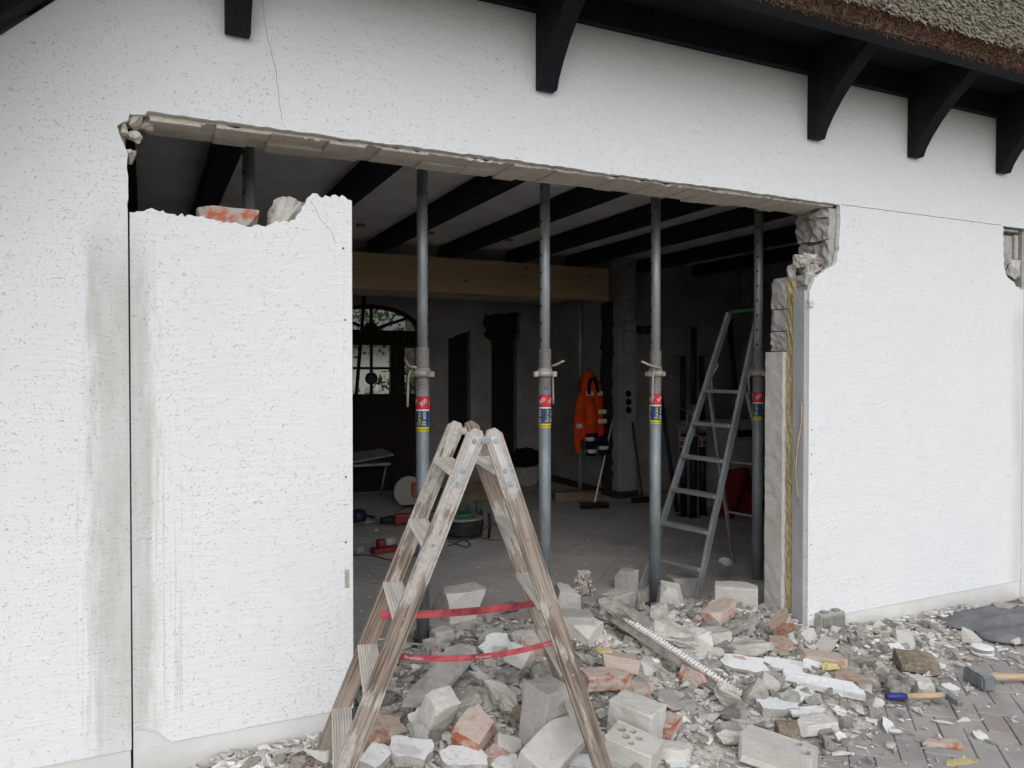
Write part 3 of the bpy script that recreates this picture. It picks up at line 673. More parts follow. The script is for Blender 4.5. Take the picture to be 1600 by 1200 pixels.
# ================================================================ THE FREE-STANDING PANEL LEFT OF THE OPENING
panel = empty('wall_panel', (.44, .15, 0), 'freestanding white plaster wall section with ragged top left of the opening', 'wall section')
ptop = path([(-.003, 2.238), (.06, 2.255), (.16, 2.245), (.28, 2.238), (.42, 2.222), (.50, 2.225), (.545, 2.24), (.60, 2.255), (.64, 2.262), (.665, 2.30), (.69, 2.36), (.715, 2.385), (.76, 2.37), (.80, 2.385), (.86, 2.382), (.885, 2.37)], rw, .013, .0085)
outer = [(.14, ZP)] + [(.885, ZP), (.885, 2.37)] + ptop[::-1][1:] + [(-.0035, 1.4), (-.0040, .165), (.03, .16), (.09, .135), (.12, .10)]
cr1 = crack([(.70, 2.36), (.745, 2.28), (.80, 2.22), (.815, 2.17)], .0022, rw)
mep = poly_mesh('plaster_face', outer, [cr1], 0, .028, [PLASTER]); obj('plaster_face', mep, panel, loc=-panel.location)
def ppart(mb, name, mat, bevel=0): return wpart(mb, name, mat, panel, bevel)
ppart(MB().box(-.004, .006, -.15, .883, .03, ZP - .003).box(-.004, .008, ZP - .003, .15, .03, .17), 'plinth', PLINTH)
ppart(MB().box(-.002, .031, -.15, .880, .30, 2.20), 'panel_core', KSD)
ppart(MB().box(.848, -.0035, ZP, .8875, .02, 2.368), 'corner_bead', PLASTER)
for (x0, x1, h, y0, y1) in ((.0, .2, 2.235, .032, .29), (.21, .40, 2.222, .034, .29), (.41, .55, 2.215, .032, .29)):
    ppart(MB().box(x0, y0, 2.19, x1, y1, h), 'top_block', KSD, .006)
for q, (x, z, L, H) in enumerate(((.62, 2.20, .14, .20), (.72, 2.20, .15, .185), (.82, 2.20, .12, .18), (.57, 2.2, .09, .1))):
    obj('top_block', lump_mesh('top_block', L, .20, H, KS if q < 1 else KSD, 130 + q, 3, .01, 16, pw=.2), panel, Vector((x, .14, z - .02)) - panel.location)
for (px, py) in ((536, 388), (539, 500), (540, 745), (540, 847)):
    p = onY(px, py); ppart(MB().cyl((p.x, -.006, p.z), (p.x, -.002, p.z), .004, n=8), 'screw_hole', HOLE)
p = onY(543, 903); ppart(MB().box(p.x - .014, -.0045, p.z - .045, p.x + .008, .0, p.z + .04), 'flaked_spot', MORTAR, .002)

# ================================================================ ROOF
roof = empty('thatched_roof', (3.0, -.3, 3.4), 'thatched half-hip roof with black timber eaves above the white wall', 'roof')
def rpart(mb, name, mat, bevel=0, fix=True): return wpart(mb, name, mat, roof, bevel, fix)
EX0, EX1 = .0, 8.6
prof = [(-.62, 3.385), (-.70, 3.47), (-.92, 3.86), (3.4, 8.4), (3.4, 8.0), (-.2, 3.6), (-.3, 3.53)]
rpart(MB().prism(prof, 'x', EX0, EX1), 'thatch', THATCH)
rpart(MB().add([(-2.5, 3.4, 8.2), (9, 3.4, 8.2), (9, 7.4, 3.6), (-2.5, 7.4, 3.6)], [(0, 1, 2, 3)]).add([(-2.5, 3.4, 8.4), (9, 3.4, 8.4), (9, 7.6, 3.7), (-2.5, 7.6, 3.7)], [(0, 1, 2, 3)]).add([(-2.5, .31, 3.35), (9, .31, 3.35), (9, 7.4, 3.35), (-2.5, 7.4, 3.35)], [(0, 1, 2, 3)]), 'rear_slope_and_light_block', THATCH)  # includes an unseen flat sheet added to keep light out of the rooms
rpart(MB().box(EX0, -.58, 3.53, EX1, .0, 3.55), 'soffit', BLACK)
rpart(MB().box(.13, -.05, 3.385, EX1, -.002, 3.53), 'wall_plate', BLACK, .004)
rpart(MB().box(EX0, -.617, 3.378, EX1, -.50, 3.53), 'eaves_beam', BLACK, .004)
bp = [(-.002, 3.005), (-.05, 3.005), (-.07, 3.055), (-.115, 3.125), (-.18, 3.205), (-.26, 3.285), (-.36, 3.365), (-.44, 3.43), (-.002, 3.43)]
for x in (.405, 1.862, 3.704, 4.593, 5.511, 6.42, 7.33):
    o = MB().prism(bp, 'x', -.05, .05).build('bracket', BLACK, roof, Vector((x, 0, 0)) - roof.location, bevel=.005)
    MB().box(-.055, -.50, 3.431, .055, -.051, 3.529).build('outrigger', BLACK, roof, Vector((x, 0, 0)) - roof.location, bevel=.004)
# left verge of the half hip
M = Matrix.Translation((-.44, 0, 2.86)) @ Matrix.Rotation(-math.atan(.95), 4, 'Y')
mbv = MB().box(-2.2, -.11, 0, .80, -.002, .12, M=M); rpart(mbv, 'verge_rafter', BLACK, .004)
rpart(MB().box(-2.2, -.55, .121, .80, -.0, .14, M=M), 'verge_soffit', BLACK)
rpart(MB().box(-2.2, -.75, .141, .60, .3, .45, M=M), 'verge_thatch', THATCH)
# reed ends: thin stalks lying down the slope, their butts making the eaves face
def reeds(name, n, a, b, mat, seed, ln, r, dirv, spread):
    rs = np.random.default_rng(seed); t = rs.random(n); s = rs.random(n)
    A = np.array(a); B = np.array(b)
    base = np.stack([EX0 + .1 + t * (EX1 - EX0 - .2), A[0] + (B[0] - A[0]) * s, A[1] + (B[1] - A[1]) * s], 1)
    d = np.array(dirv)[None, :] + rs.normal(0, spread, (n, 3)); d /= np.linalg.norm(d, axis=1)[:, None]
    L = ln * rs.uniform(.5, 1.3, n)[:, None]; tip = base + d * L * .45; tail = base - d * L * .55
    u = np.cross(d, [1, 0, 0.2]); u /= np.linalg.norm(u, axis=1)[:, None]; w = np.cross(d, u); rr_ = (r * rs.uniform(.6, 1.4, n))[:, None]
    V = np.stack([tail + u * rr_, tail - u * rr_ * .5 + w * rr_ * .87, tail - u * rr_ * .5 - w * rr_ * .87, tip + u * rr_, tip - u * rr_ * .5 + w * rr_ * .87, tip - u * rr_ * .5 - w * rr_ * .87], 1).reshape(-1, 3)
    F = np.array([[0, 1, 4, 3], [1, 2, 5, 4], [2, 0, 3, 5]]); T = np.array([[3, 4, 5]])
    k = np.arange(n)[:, None, None] * 6
    faces = (k + F[None]).reshape(-1, 4).tolist() + (k + T[None]).reshape(-1, 3).tolist()
    me = bpy.data.meshes.new(name); me.from_pydata((V - np.array(roof.location)).tolist(), [], faces); me.materials.append(mat); me.update()
    return tag(obj(name, me, roof), kind='stuff')
reeds('reed_butts', 46000, (-.685, 3.455), (-.92, 3.86), THATCH, 1, .085, .0027, (.28, -.55, -.75), .16)
reeds('brown_reed_butts', 20000, (-.60, 3.385), (-.70, 3.475), THATCHB, 2, .06, .0026, (.1, -.62, -.72), .28)
# ================================================================ STEEL PROPS
def wrap_text(mb, s, size, ang, z, r, roll, mi):
    vs, fs = text_mesh(s, size, .0002); c, q = math.cos(roll), math.sin(roll); out = []
    for x, y, d in vs:
        u, v = x * c - y * q, x * q + y * c; a = ang + u / r; rr_ = r + .0009 + d
        out.append((rr_ * math.cos(a), rr_ * math.sin(a), z + v))
    mb.add(out, fs, mi)
prop_meshes = {}
def prop_parts():
    P = prop_meshes; r0, r1 = .038, .0318
    P['base_plate'] = MB().box(-.06, -.06, .0, .06, .06, .007).mesh('base_plate', ZINCD)
    P['outer_tube'] = MB().cyl((0, 0, .007), (0, 0, 1.52), r0, n=28).mesh('outer_tube', ZINCO)
    prof = []
    z = 1.50
    while z < 1.745: prof += [(.0375, z), (.0405, z + .003), (.0405, z + .005), (.0375, z + .008)]; z += .0095
    P['thread'] = MB().lathe(prof, 24, smooth=False).mesh('thread', THREAD)
    P['inner_tube'] = MB().cyl((0, 0, 1.6), (0, 0, 2.912), r1, n=24).mesh('inner_tube', ZINC)
    mh = MB()
    for k in range(10):
        zz = 1.80 + k * .105
        for s in (-1, 1): mh.cyl((s * (r1 - .004), 0, zz), (s * (r1 + .0006), 0, zz), .0075, n=10)  # dark discs on the tube, painting the shade inside its holes
    P['pin_hole_discs'] = mh.mesh('pin_hole_discs', HOLE)
    P['head_plate'] = MB().box(-.06, -.06, 2.912, .06, .06, 2.919).mesh('head_plate', ZINCD)
    nut = MB().cyl((0, 0, 1.575), (0, 0, 1.612), .052, .050, n=20).cyl((0, 0, 1.612), (0, 0, 1.624), .045, n=20)
    for s in (-1, 1): nut.box(-.014 + s * .058, -.02, 1.575, .014 + s * .058, .02, 1.606)
    P['collar_nut'] = nut.mesh('collar_nut', NUT)
    h = MB(); h.tube([(.0, -.055, 1.63), (-.03, -.062, 1.632), (-.06, -.055, 1.64), (-.09, -.03, 1.652), (-.115, -.01, 1.668), (-.128, -.005, 1.672)], .0075, 8)
    P['handle'] = h.mesh('handle', NUT)
    h = MB(); h.tube([(-.045, -.04, 1.615), (-.058, -.046, 1.60), (-.066, -.048, 1.57), (-.068, -.049, 1.52), (-.070, -.05, 1.45), (-.071, -.05, 1.40)], .007, 8)
    P['locking_pin'] = h.mesh('locking_pin', NUT)
    lb = MB(); rr_ = r0 + .0012
    for (a, b, mi) in ((1.385, 1.462, 0), (1.377, 1.385, 3), (1.283, 1.377, 1), (1.258, 1.283, 2)):
        lb.cyl((0, 0, a), (0, 0, b), rr_, n=32, mi=mi, cap=False)
    for k in range(4):
        a = k * math.pi / 2 + .35; wrap_text(lb, '300', .034, a, 1.425, rr_, R(38), 3)
    for k in range(3):
        a = k * 2 * math.pi / 3 + .2
        wrap_text(lb, 'Eurex', .033, a, 1.33, rr_, R(90), 2); wrap_text(lb, '20 eco', .030, a + .78, 1.33, rr_, R(90), 3); wrap_text(lb, 'doka', .020, a + .5, 1.270, rr_, 0, 4)
        wrap_text(lb, 'doka', .020, a + 1.5, 1.270, rr_, 0, 4)
    P['label_sleeve'] = lb.mesh('label_sleeve', [L_RED, L_BLUE, L_YEL, L_WHITE, INK], fix=False)
prop_parts()
def prop(loc, rz, rh, label, group, tilt=None, nut_rz=0, names=None):
    t = empty('steel_prop', loc, label, 'prop', group); t.rotation_euler = (tilt[0], tilt[1], rz) if tilt else (0, 0, rz)
    for n, me in prop_meshes.items():
        if names and n not in names: continue
        o = obj(n, me, t)
        if n == 'pin_hole_discs': o['kind'] = 'stuff'
        if n in ('collar_nut', 'handle', 'locking_pin'): o.rotation_euler = (0, 0, rh)
    return t
GP = 'steel props in a row behind the opening'
prop((.543, .80, 0), .4, .3, 'steel prop seen only above the freestanding wall section', GP)
prop((1.508, .842, 0), -.55, -.45, 'steel prop nearest the wall section, rising behind the wooden stepladder', GP)
prop((2.294, .80, 0), .25, 2.7, 'steel prop in the middle, with an orange jacket beyond it', GP)
prop((3.118, .779, 0), -.1, .2, 'steel prop between the orange jacket and the aluminium ladder, foot in rubble', GP)
prop((4.036, .80, 0), .55, 1.2, 'dark steel prop beside the torn right jamb, partly behind the aluminium ladder', GP)

# ================================================================ WOODEN STEPLADDER
def uv(a, b): d = Vector(b) - Vector(a); return d.normalized()
WRAILZ = make_zinc('paint_crusted_hinge', (.62, .63, .62), .7, .15)
FL = Vector((.655, -.300, -.04)); FR = Vector((1.78, -.535, -.01)); HT = 1.385
sp_ = (FR - FL); sp_.z = 0; su = sp_.normalized(); nn = Vector((su.y, -su.x, 0))
if nn.dot(_f) > 0: nn = -nn
apex_f = (FL + FR) / 2 + su * .035; apex_f.z = HT - .02
WID = .44
lad = empty('wooden_stepladder', ((FL + FR) / 2 + nn * .2) * 1.0, 'weathered wooden double stepladder splashed with paint, standing in the rubble', 'ladder')
off = su * .030
legs = {}
for side, (foot, sgn) in {'A': (FL, -1), 'B': (FR, 1)}.items():
    for far in (1, 0):
        sh = nn * (0 if far else WID + .05) - su * (.045 if (sgn > 0 and not far) else 0); st = nn * (0 if far else WID)
        f0 = foot + sh + (nn * -.02 if far else Vector((0, 0, 0))); t0 = apex_f + st + su * (sgn * .034)
        f0 = Vector((f0.x, f0.y, -.035 if not (side == 'B' and far) else .0)); legs[side, far] = (f0, t0)
        rp = [(-.034, -.012), (-.027, -.012), (-.026, -.0095), (-.0245, -.012), (.0245, -.012), (.026, -.0095), (.027, -.012), (.034, -.012), (.034, .012), (.027, .012), (.026, .0095), (.0245, .012), (-.0245, .012), (-.026, .0095), (-.027, .012), (-.034, .012)]
        o = bar('rail', f0, t0 + (t0 - f0).normalized() * .03, .068, .024, su, WRAIL if far else WRAILP, lad, 0, prof=rp)
        bm = bmesh.new(); bm.from_mesh(o.data); Lr = max(v.co.z for v in bm.verts)     # clipped top end
        for k in (-1, 1): bm_cut(bm, Vector((k * .034, 0, Lr - .026)), Vector((k * .8, 0, .6)).normalized())
        bmesh.ops.recalc_face_normals(bm, faces=bm.faces); bm.to_mesh(o.data); bm.free()
def at_h(leg, z): a, b = leg; t = (z - a.z) / (b.z - a.z); return a + (b - a) * t
for side, sgn in (('A', -1), ('B', 1)):
    for k in range(5):
        z = .225 + k * .253
        a = at_h(legs[side, 1], z) + nn * .012; b = at_h(legs[side, 0], z) - nn * .012
        # grooved tread: profile in (x: across, y: up)
        w = .078; prof = [(-w / 2, -.011), (w / 2, -.011), (w / 2, .009)]
        for g_ in range(3, -4, -1):
            x = g_ * .0105; prof += [(x + .0028, .011), (x + .0014, .0065), (x - .0014, .0065), (x - .0028, .011)]
        prof += [(-w / 2, .009)]
        p0, p1 = a, b; zdir = (p1 - p0).normalized(); x = su - zdir * su.dot(zdir); x.normalize()
        bar('tread', a, b, w, .022, x, WTREAD, lad, 0, prof=[(u, (-v if zdir.cross(x).z < 0 else v)) for u, v in prof][::(1 if zdir.cross(x).z >= 0 else -1)])
for far in (1, 0):       # hinge straps and bolts on both sides
    for side, sgn in (('A', -1), ('B', 1)):
        a, b = legs[side, far]; d = (b - a).normalized(); face = nn * (.0145 if not far else -.0145)
        p1 = b + d * .005 + face; p0 = b - d * .19 + face
        bar('hinge_strap', p0, p1, .026, .004, su, WRAILZ, lad, .001)
        mb = MB(); n_ = nn if not far else -nn
        for q in (p0 + d * .012, p0 + d * .06, p1 - d * .02): wpart(MB().cyl(q, q + n_ * .007, .010, .007, n=10), 'bolt', ZINC, lad)
    c = (legs['A', far][1] + legs['B', far][1]) / 2 + nn * (.0 if far else 0); c.z = HT - .03
    wpart(MB().cyl(c - nn * .02, c + nn * .022, .014, n=12).cyl(c - nn * .024, c + nn * .027, .007, n=8), 'hinge_pin', ZINC, lad)
for side in 'AB':
    for far in (1, 0):
        mb = MB(); n_ = nn if not far else -nn
        for k in range(5):
            q = at_h(legs[side, far], .225 + k * .253) + (-n_ if far else n_) * .012
            if not far: wpart(MB().cyl(q, q + n_ * .003, .006, .004, n=8), 'screw', ZINC, lad)
def strap(p, q, sag, name, text=None, w=.016):
    n = 24; mb = MB(); vs = []
    for i in range(n + 1):
        t = i / n; c = p.lerp(q, t) + Vector((0, 0, -sag * 4 * t * (1 - t))); tw = (t - .5) * .35
        up = Vector((0, 0, 1)) * math.cos(tw) + nn * math.sin(tw)
        vs += [c + up * w, c - up * w, c - up * w - nn * .002, c + up * w - nn * .002]
    fs = []
    for i in range(n):
        for k in range(4): fs.append((i * 4 + k, i * 4 + (k + 1) % 4, i * 4 + 4 + (k + 1) % 4, i * 4 + 4 + k))
    mb.add(vs, fs); o = wpart(mb, name, STRAP, lad)
    if text:
        L = (q - p).length
        for s, t0, sz in text:
            tv, tf = text_mesh(s, sz, .0002); out = []
            for x, y, d in tv:
                t = t0 + x / L; c = p.lerp(q, t) + Vector((0, 0, -sag * 4 * t * (1 - t))); tw = (t - .5) * .35
                up = Vector((0, 0, 1)) * math.cos(tw) + nn * math.sin(tw); out.append(c + up * y + nn * .002)
            mt = MB().add(out, tf); wo_ = mt.build('strap_print', L_WHITE, o, loc=-lad.location, fix=False)
strap(at_h(legs['A', 1], .605) + nn * .016, at_h(legs['B', 1], .605) + nn * .016, .014, 'red_strap')
strap(at_h(legs['A', 0], .60) + nn * -.015, at_h(legs['B', 0], .60) - nn * .015, .035, 'red_strap', [('Premium', .14, .018), ('Premium', .54, .016), ('euro', .93, .017)], .011)

# ================================================================ ALUMINIUM STEPLADDER INDOORS
aR = Vector((3.457, .773, 0)); aL = Vector((3.343, 1.255, 0)); td = (aR - aL).normalized(); ld = Vector((-td.y, td.x, 0))
if ld.x < 0: ld = -ld
al = empty('aluminium_stepladder', (aL + aR) / 2 + ld * .4, 'grey aluminium stepladder with a tall hoop standing inside by the right jamb', 'ladder')
HH = 2.055; tL = Vector((4.11, 1.19, HH)); tR = Vector((4.10, .86, HH))
bar('rail', aL, tL, .055, .022, ld, ALU, al, .002); bar('rail', aR, tR, .055, .022, ld, ALU, al, .002)
for k in range(6):
    t = (.235 + k * .245) / HH; a = aL.lerp(tL, t) + td * .011; b = aR.lerp(tR, t) - td * .011
    bar('tread', a, b, .085, .024, ld, ALU, al, .003)
wpart(MB().tube([tL - Vector((0, 0, .02)), tL, tL + td * .02 + Vector((0, 0, .008)), tR - td * .02 + Vector((0, 0, .008)), tR, tR - Vector((0, 0, .02))], .013, 8), 'hoop', GRNPL, al)
hb = .235 + 5 * .245; pL = aL.lerp(tL, hb / HH); pR = aR.lerp(tR, hb / HH)
fLb = aL + ld * 1.18 + td * -.02; fRb = aR + ld * 1.18 + td * .02
bar('rear_leg', fLb, pL + ld * .06, .03, .02, ld, ALU, al, .002); bar('rear_leg', fRb, pR + ld * .06, .03, .02, ld, ALU, al, .002)
for t in (.32, .62): bar('rear_brace', fLb.lerp(pL + ld * .06, t), fRb.lerp(pR + ld * .06, t), .025, .012, ld, ALU, al, .001)
for s in (0, 1):
    a = (pL, pR)[s]; b = (aL.lerp(tL, (hb + .23) / HH), aR.lerp(tR, (hb + .23) / HH))[s]
    wpart(MB().tube([b, b + ld * .05 - Vector((0, 0, .03)), a + ld * .08 + Vector((0, 0, .1)), a + ld * .10 + Vector((0, 0, -.02))], .010, 6), 'hinge_arm', ALU, al)

# ================================================================ ROOM: BEAM, DOOR, THINGS ON THE FLOOR
tag(MB().box(-.65, -.1, 0, 5.36 - 0, .1, .40).build('glued_timber_beam', GLULAM, loc=(0, 4.93, 2.515), bevel=.004), 'pale glued timber beam with knots spanning the back of the room', 'beam')
t = prop((5.0, 4.93, .10), .2, 1.0, 'thin steel prop under the timber beam end with an orange jacket on it', None, names=('base_plate', 'outer_tube', 'inner_tube', 'head_plate', 'thread')); t.scale = (.75, .75, .827)
s_ = MB().box(-.30, -.09, 0, .30, .09, .099).build('sole_plank', PLANK, loc=(4.95, 4.93, 0), rot=(0, 0, -.25), bevel=.006); tag(s_, 'timber block lying under the thin rear prop', 'plank')

door = empty('entrance_door', (DX, 6.7, 0), 'dark arched entrance door with fanlight and glazed panes in the rear wall', 'door')
def dpart(mb, n, m, b=0): return wpart(mb, n, m, door, b)
ao = [(x, z) for x, z in arch]
def inset(k): return [(DX - .68 + k, .0), (DX - .68 + k, 2.16)] + [(DX + (-.68 + k) * math.cos(math.pi * i / 16), 2.16 + (.35 - k) * math.sin(math.pi * i / 16)) for i in range(1, 16)] + [(DX + .68 - k, 2.16), (DX + .68 - k, .0)]
fan = [(DX - .62, 2.17)] + [(DX - .62 * math.cos(math.pi * i / 16), 2.17 + .29 * math.sin(math.pi * i / 16)) for i in range(1, 16)] + [(DX + .62, 2.17)]
def rct(a, b, c, d): return [(a, c), (b, c), (b, d), (a, d)]
obj('door_frame', poly_mesh('door_frame', ao, [fan, rct(DX - .26, DX + .26, 1.31, 1.97), rct(DX + .46, DX + .62, 1.31, 1.94), rct(DX - .62, DX - .46, 1.31, 1.94)], 6.66, 6.73, DOORW), door, -door.location)
for a in (35, 90, 145):
    p = Vector((DX + .60 * math.cos(R(a)), 6.69, 2.17 + .30 * math.sin(R(a)))); bar('fanlight_spoke', Vector((DX, 6.69, 2.17)), p, .04, .03, (1, 0, 0), DOORW, door, 0)
dpart(MB().cyl((DX, 6.67, 2.17), (DX, 6.71, 2.17), .10, n=18), 'fanlight_hub', DOORW)
dpart(MB().box(DX - .018, 6.675, 1.31, DX + .018, 6.71, 1.97), 'glazing_bar', DOORW); dpart(MB().box(DX - .26, 6.678, 1.64, DX + .26, 6.708, 1.675), 'glazing_bar', DOORW)
dpart(MB().cyl((DX - .01, 6.64, 1.52), (DX - .01, 6.665, 1.52), .085, n=18), 'door_wreath', BLKPL)
for q in (rct(DX - .26, DX + .26, 1.31, 1.97), rct(DX + .46, DX + .62, 1.31, 1.94), rct(DX - .62, DX - .46, 1.31, 1.94), fan): obj('pane', poly_mesh('pane', q, [], 6.715, 6.719, GLASS), door, -door.location)
hoard = bar('leaning_bar', (2.35, 6.2, 0), (2.66, 6.55, 2.6), .04, .04, (1, 0, 0), BLACK, None); tag(hoard, 'dark bar leaning in front of the arched entrance door', 'bar')

# what shows through the door glass
ry = random.Random(4)
tag(MB().add([(-6, 6.9, -.02), (14, 6.9, -.02), (14, 30, -.02), (-6, 30, -.02)], [(0, 1, 2, 3)]).build('rear_yard', flat('yard_soil', (.26, .23, .19), .95, .1, scale=4), fix=False), kind='structure')
def leafy(name, loc, rad, hgt, n, label, cat, trunk=True, z0=0.0):
    t = empty(name, loc, label, cat); rs = np.random.default_rng(int(abs(loc[0]) * 100)); 
    c = rs.normal(0, 1, (n, 3)); c /= np.linalg.norm(c, axis=1)[:, None]; c *= (rs.random(n) ** .4)[:, None] * np.array([rad, rad, hgt / 2]); c[:, 2] += z0 + hgt / 2
    c += rs.normal(0, .08, (n, 3)); a = rs.normal(0, .035, (n, 3)); b = rs.normal(0, .035, (n, 3))
    V = np.stack([c - a, c + b, c + a, c - b], 1).reshape(-1, 3); me = bpy.data.meshes.new('crown'); me.from_pydata(V.tolist(), [], (np.arange(n)[:, None] * 4 + np.arange(4)[None]).tolist()); me.materials.append(GREEN)
    obj('crown', me, t)
    if trunk: MB().tube([(0, 0, 0), (.03, 0, z0 * .5 + .3), (-.02, .03, z0 + hgt * .4), (.1, 0, z0 + hgt * .8)], [.16, .14, .10, .03], 8).build('trunk', BARK, t)
    return t
leafy('garden_tree', (3.6, 12.5, 0), 1.1, 3.2, 1400, 'tree with a stout trunk seen through the left door pane', 'tree', z0=1.7)
leafy('garden_tree', (5.4, 13.0, 0), 1.2, 3.2, 1400, 'tree seen through the right side of the door glass', 'tree', z0=1.6)
leafy('garden_bush', (4.45, 11.0, 0), .7, 1.7, 900, 'green bush seen through the lower right door pane', 'bush', trunk=True)
leafy('garden_bush', (6.2, 12.2, 0), .8, 2.2, 900, 'green bush seen through the side pane of the door', 'bush', trunk=True)
nb = empty('neighbour_house', (9, 19, 0), 'neighbouring house roof with red bargeboard seen through the fanlight', 'house')
wpart(MB().box(4.5, 18, -.1, 16, 24, 2.7), 'wall', flat('pale_render', (.5, .48, .44), .9)  , nb); wpart(MB().prism([(17.4, 2.7), (24.5, 2.7), (21, 5.4)], 'x', 4.0, 16.4), 'roof', ROOFT, nb); wpart(MB().box(3.9, 17.3, 2.45, 16.4, 17.38, 2.72), 'bargeboard', REDBD, nb)
pile_c = onY(590, 603, 9.6)
for k in range(26):
    a = ry.uniform(0, 6.28); q = ry.random() ** .5
    tag(obj('white_stone', lump_mesh('white_stone', ry.uniform(.12, .3), ry.uniform(.1, .22), ry.uniform(.1, .2), KS, 300 + k, 0, 0), None, (pile_c.x - .1 + q * math.cos(a) * .75, 9.9 + q * math.sin(a) * .3, pile_c.z - .3 + (1 - q) * .28), (ry.random(), ry.random(), a)), 'pale rubble stone in the pile outside the entrance door', 'stone', 'stones piled outside the entrance door')
tag(MB().box(1.8, 9.5, -.1, 6.0, 10.5, pile_c.z - .20).build('garden_bank', REDBD), 'low reddish bank carrying the stone pile outside the door', 'garden bank')

def at(px, py, z=0.0): return onZ(px, py, z)
# orange jacket hung on the thin prop
jk = empty('work_jacket', (4.99, 4.70, .56), 'orange hi-vis work jacket with navy cuffs hanging on the rear prop', 'jacket')
def loft(mb, secs, n=20, mi=0, fold=0.0, seed=0):
    """secs: (cx, cy, z, rx, ry)"""
    vs = []
    for s, (cx, cy, z, rx, ry_) in enumerate(secs):
        for k in range(n):
            a = 2 * math.pi * k / n; f = 1 + fold * math.sin(a * 5 + seed + s * .4) + fold * .6 * math.sin(a * 9 + s * .9)
            vs.append((cx + rx * math.cos(a) * f, cy + ry_ * math.sin(a) * f, z))
    m = len(secs); fs = [(i * n + k, i * n + (k + 1) % n, (i + 1) * n + (k + 1) % n, (i + 1) * n + k) for i in range(m - 1) for k in range(n)]
    fs += [tuple(range(n - 1, -1, -1)), tuple(range((m - 1) * n, m * n))]; return mb.add(vs, fs, mi, True)
loft(MB(), [(.05, 0, .20, .15, .055), (.05, 0, .30, .155, .06), (.04, 0, .50, .155, .065), (.03, 0, .68, .15, .065), (.025, 0, .75, .14, .065), (.015, 0, .83, .125, .075), (.005, .01, .90, .09, .06), (0, .02, .96, .05, .04), (0, .03, .985, .02, .02)], fold=.08).build('body', ORANGE, jk)
loft(MB(), [(-.135, .02, .05, .03, .035), (-.14, .02, .2, .042, .04), (-.135, .02, .40, .05, .045), (-.11, .01, .6, .055, .05), (-.08, .0, .74, .05, .05)], fold=.12, seed=2).build('sleeve', ORANGE, jk)
loft(MB(), [(-.04, -.10, .02, .055, .045), (-.03, -.10, .12, .062, .05), (-.02, -.10, .28, .07, .055)], fold=.06, seed=3).build('cuff', NAVY, jk); loft(MB(), [(-.02, -.095, .27, .068, .055), (-.03, -.09, .5, .07, .06), (-.04, -.06, .68, .06, .05)], fold=.08, seed=4).build('sleeve', ORANGE, jk)
loft(MB(), [(.17, -.04, .02, .05, .045), (.16, -.04, .12, .056, .05), (.15, -.03, .24, .062, .055)], fold=.06, seed=5).build('cuff', NAVY, jk)
MB().tube([(-.05, -.085, .72), (-.045, -.08, .82), (-.02, -.07, .90), (.02, -.068, .905), (.05, -.075, .84), (.065, -.085, .74)], [.018, .02, .02, .02, .02, .016], 8).build('collar', NAVY, jk)
for (cx, cy, z, rx, ry_) in ((-.035, -.10, .215, .066, .054), (-.033, -.10, .075, .06, .05), (.163, -.04, .10, .058, .052)): loft(MB(), [(cx, cy, z - .022, rx, ry_), (cx, cy, z + .022, rx + .002, ry_ + .002)]).build('reflective_band', REFL, jk)
for (x, z, w) in ((.13, .52, .05), (.13, .41, .055), (-.03, .73, .045), (.10, .73, .03), (-.14, .36, .03)): MB().box(x - w, -.085 if x > -.1 else -.05, z - .025, x + w, -.05 if x > -.1 else -.01, z + .025).build('reflective_band', REFL, jk, bevel=.008)

jk.scale = (1.12, 1.1, 1.07)
def broom(name, head, top, hw, yaw, label, hm, sm):
    t = empty(name, head, label, 'broom'); L = Vector(top) - Vector(head)
    MB().cyl((0, 0, .06), L, .011, n=8).build('handle', sm, t); MB().box(-hw, -.03, .035, hw, .03, .07).build('head', hm, t, rot=(0, 0, yaw), bevel=.005)
    m = MB()
    for i in range(14):
        for j in (-1, 0, 1): x = -hw + .012 + i * (2 * hw - .024) / 13; m.cyl((x, j * .02, .036), (x * 1.04, j * .028, 0), .007, .010, n=5)
    tag(m.build('bristles', BLKPL, t, rot=(0, 0, yaw)), kind='stuff'); return t
h = at(929, 794); tp = onY(963, 630, h.y + .75); broom('broom', h, tp, .17, -.25, 'broom with a pale stick and black head in front of the jacket', BLKPL, L_WHITE)
h = at(1004, 785); tp = onY(988, 660, 4.66); broom('broom', h, tp, .14, -.2, 'dark yard broom leaning in the recess right of the wall end', BLKPL, BLKPL)
# stored props in the corner
for (px, py, pt, sc_, tl, lb) in ((1068, 806, 556, .62, -.01, 'left of the three short navy props stored upright in the corner'), (1083, 808, 512, .72, .0, 'tallest of the navy props stored upright in the corner'), (1098, 804, 556, .62, .012, 'right of the three short navy props stored upright in the corner')):
    b = at(px, py); zt = onY(px, pt, b.y).z; t = prop(b, px * .1, px * .7, lb, 'props stored in the corner', (0, tl)); t.scale = (1.05, 1.05, zt / 2.92)
    for c_ in t.children:
        if c_.name.startswith(('outer', 'inner', 'base', 'head')):
            c_.data = c_.data.copy(); c_.data.materials[0] = NAVYP
b = at(1058, 800); e = onY(1030, 600, b.y + .2); tag(MB().cyl((0, 0, 0), e - b, .024, n=10).build('leaning_pole', NAVYP, loc=b), 'dark pole leaning beside the stored navy props', 'pole')
b = at(1164, 790); e = onY(1140, 500, b.y + .5); lp = prop(b, 0, .5, 'navy prop leaning slantwise behind the aluminium ladder', None); d_ = (e - b); lp.rotation_euler = d_.to_track_quat('Z', 'Y').to_euler(); lp.scale = (1, 1, d_.length / 2.92)
for c_ in lp.children:
    if c_.name.startswith(('outer', 'inner', 'base', 'head')): c_.data = c_.data.copy(); c_.data.materials[0] = NAVYP
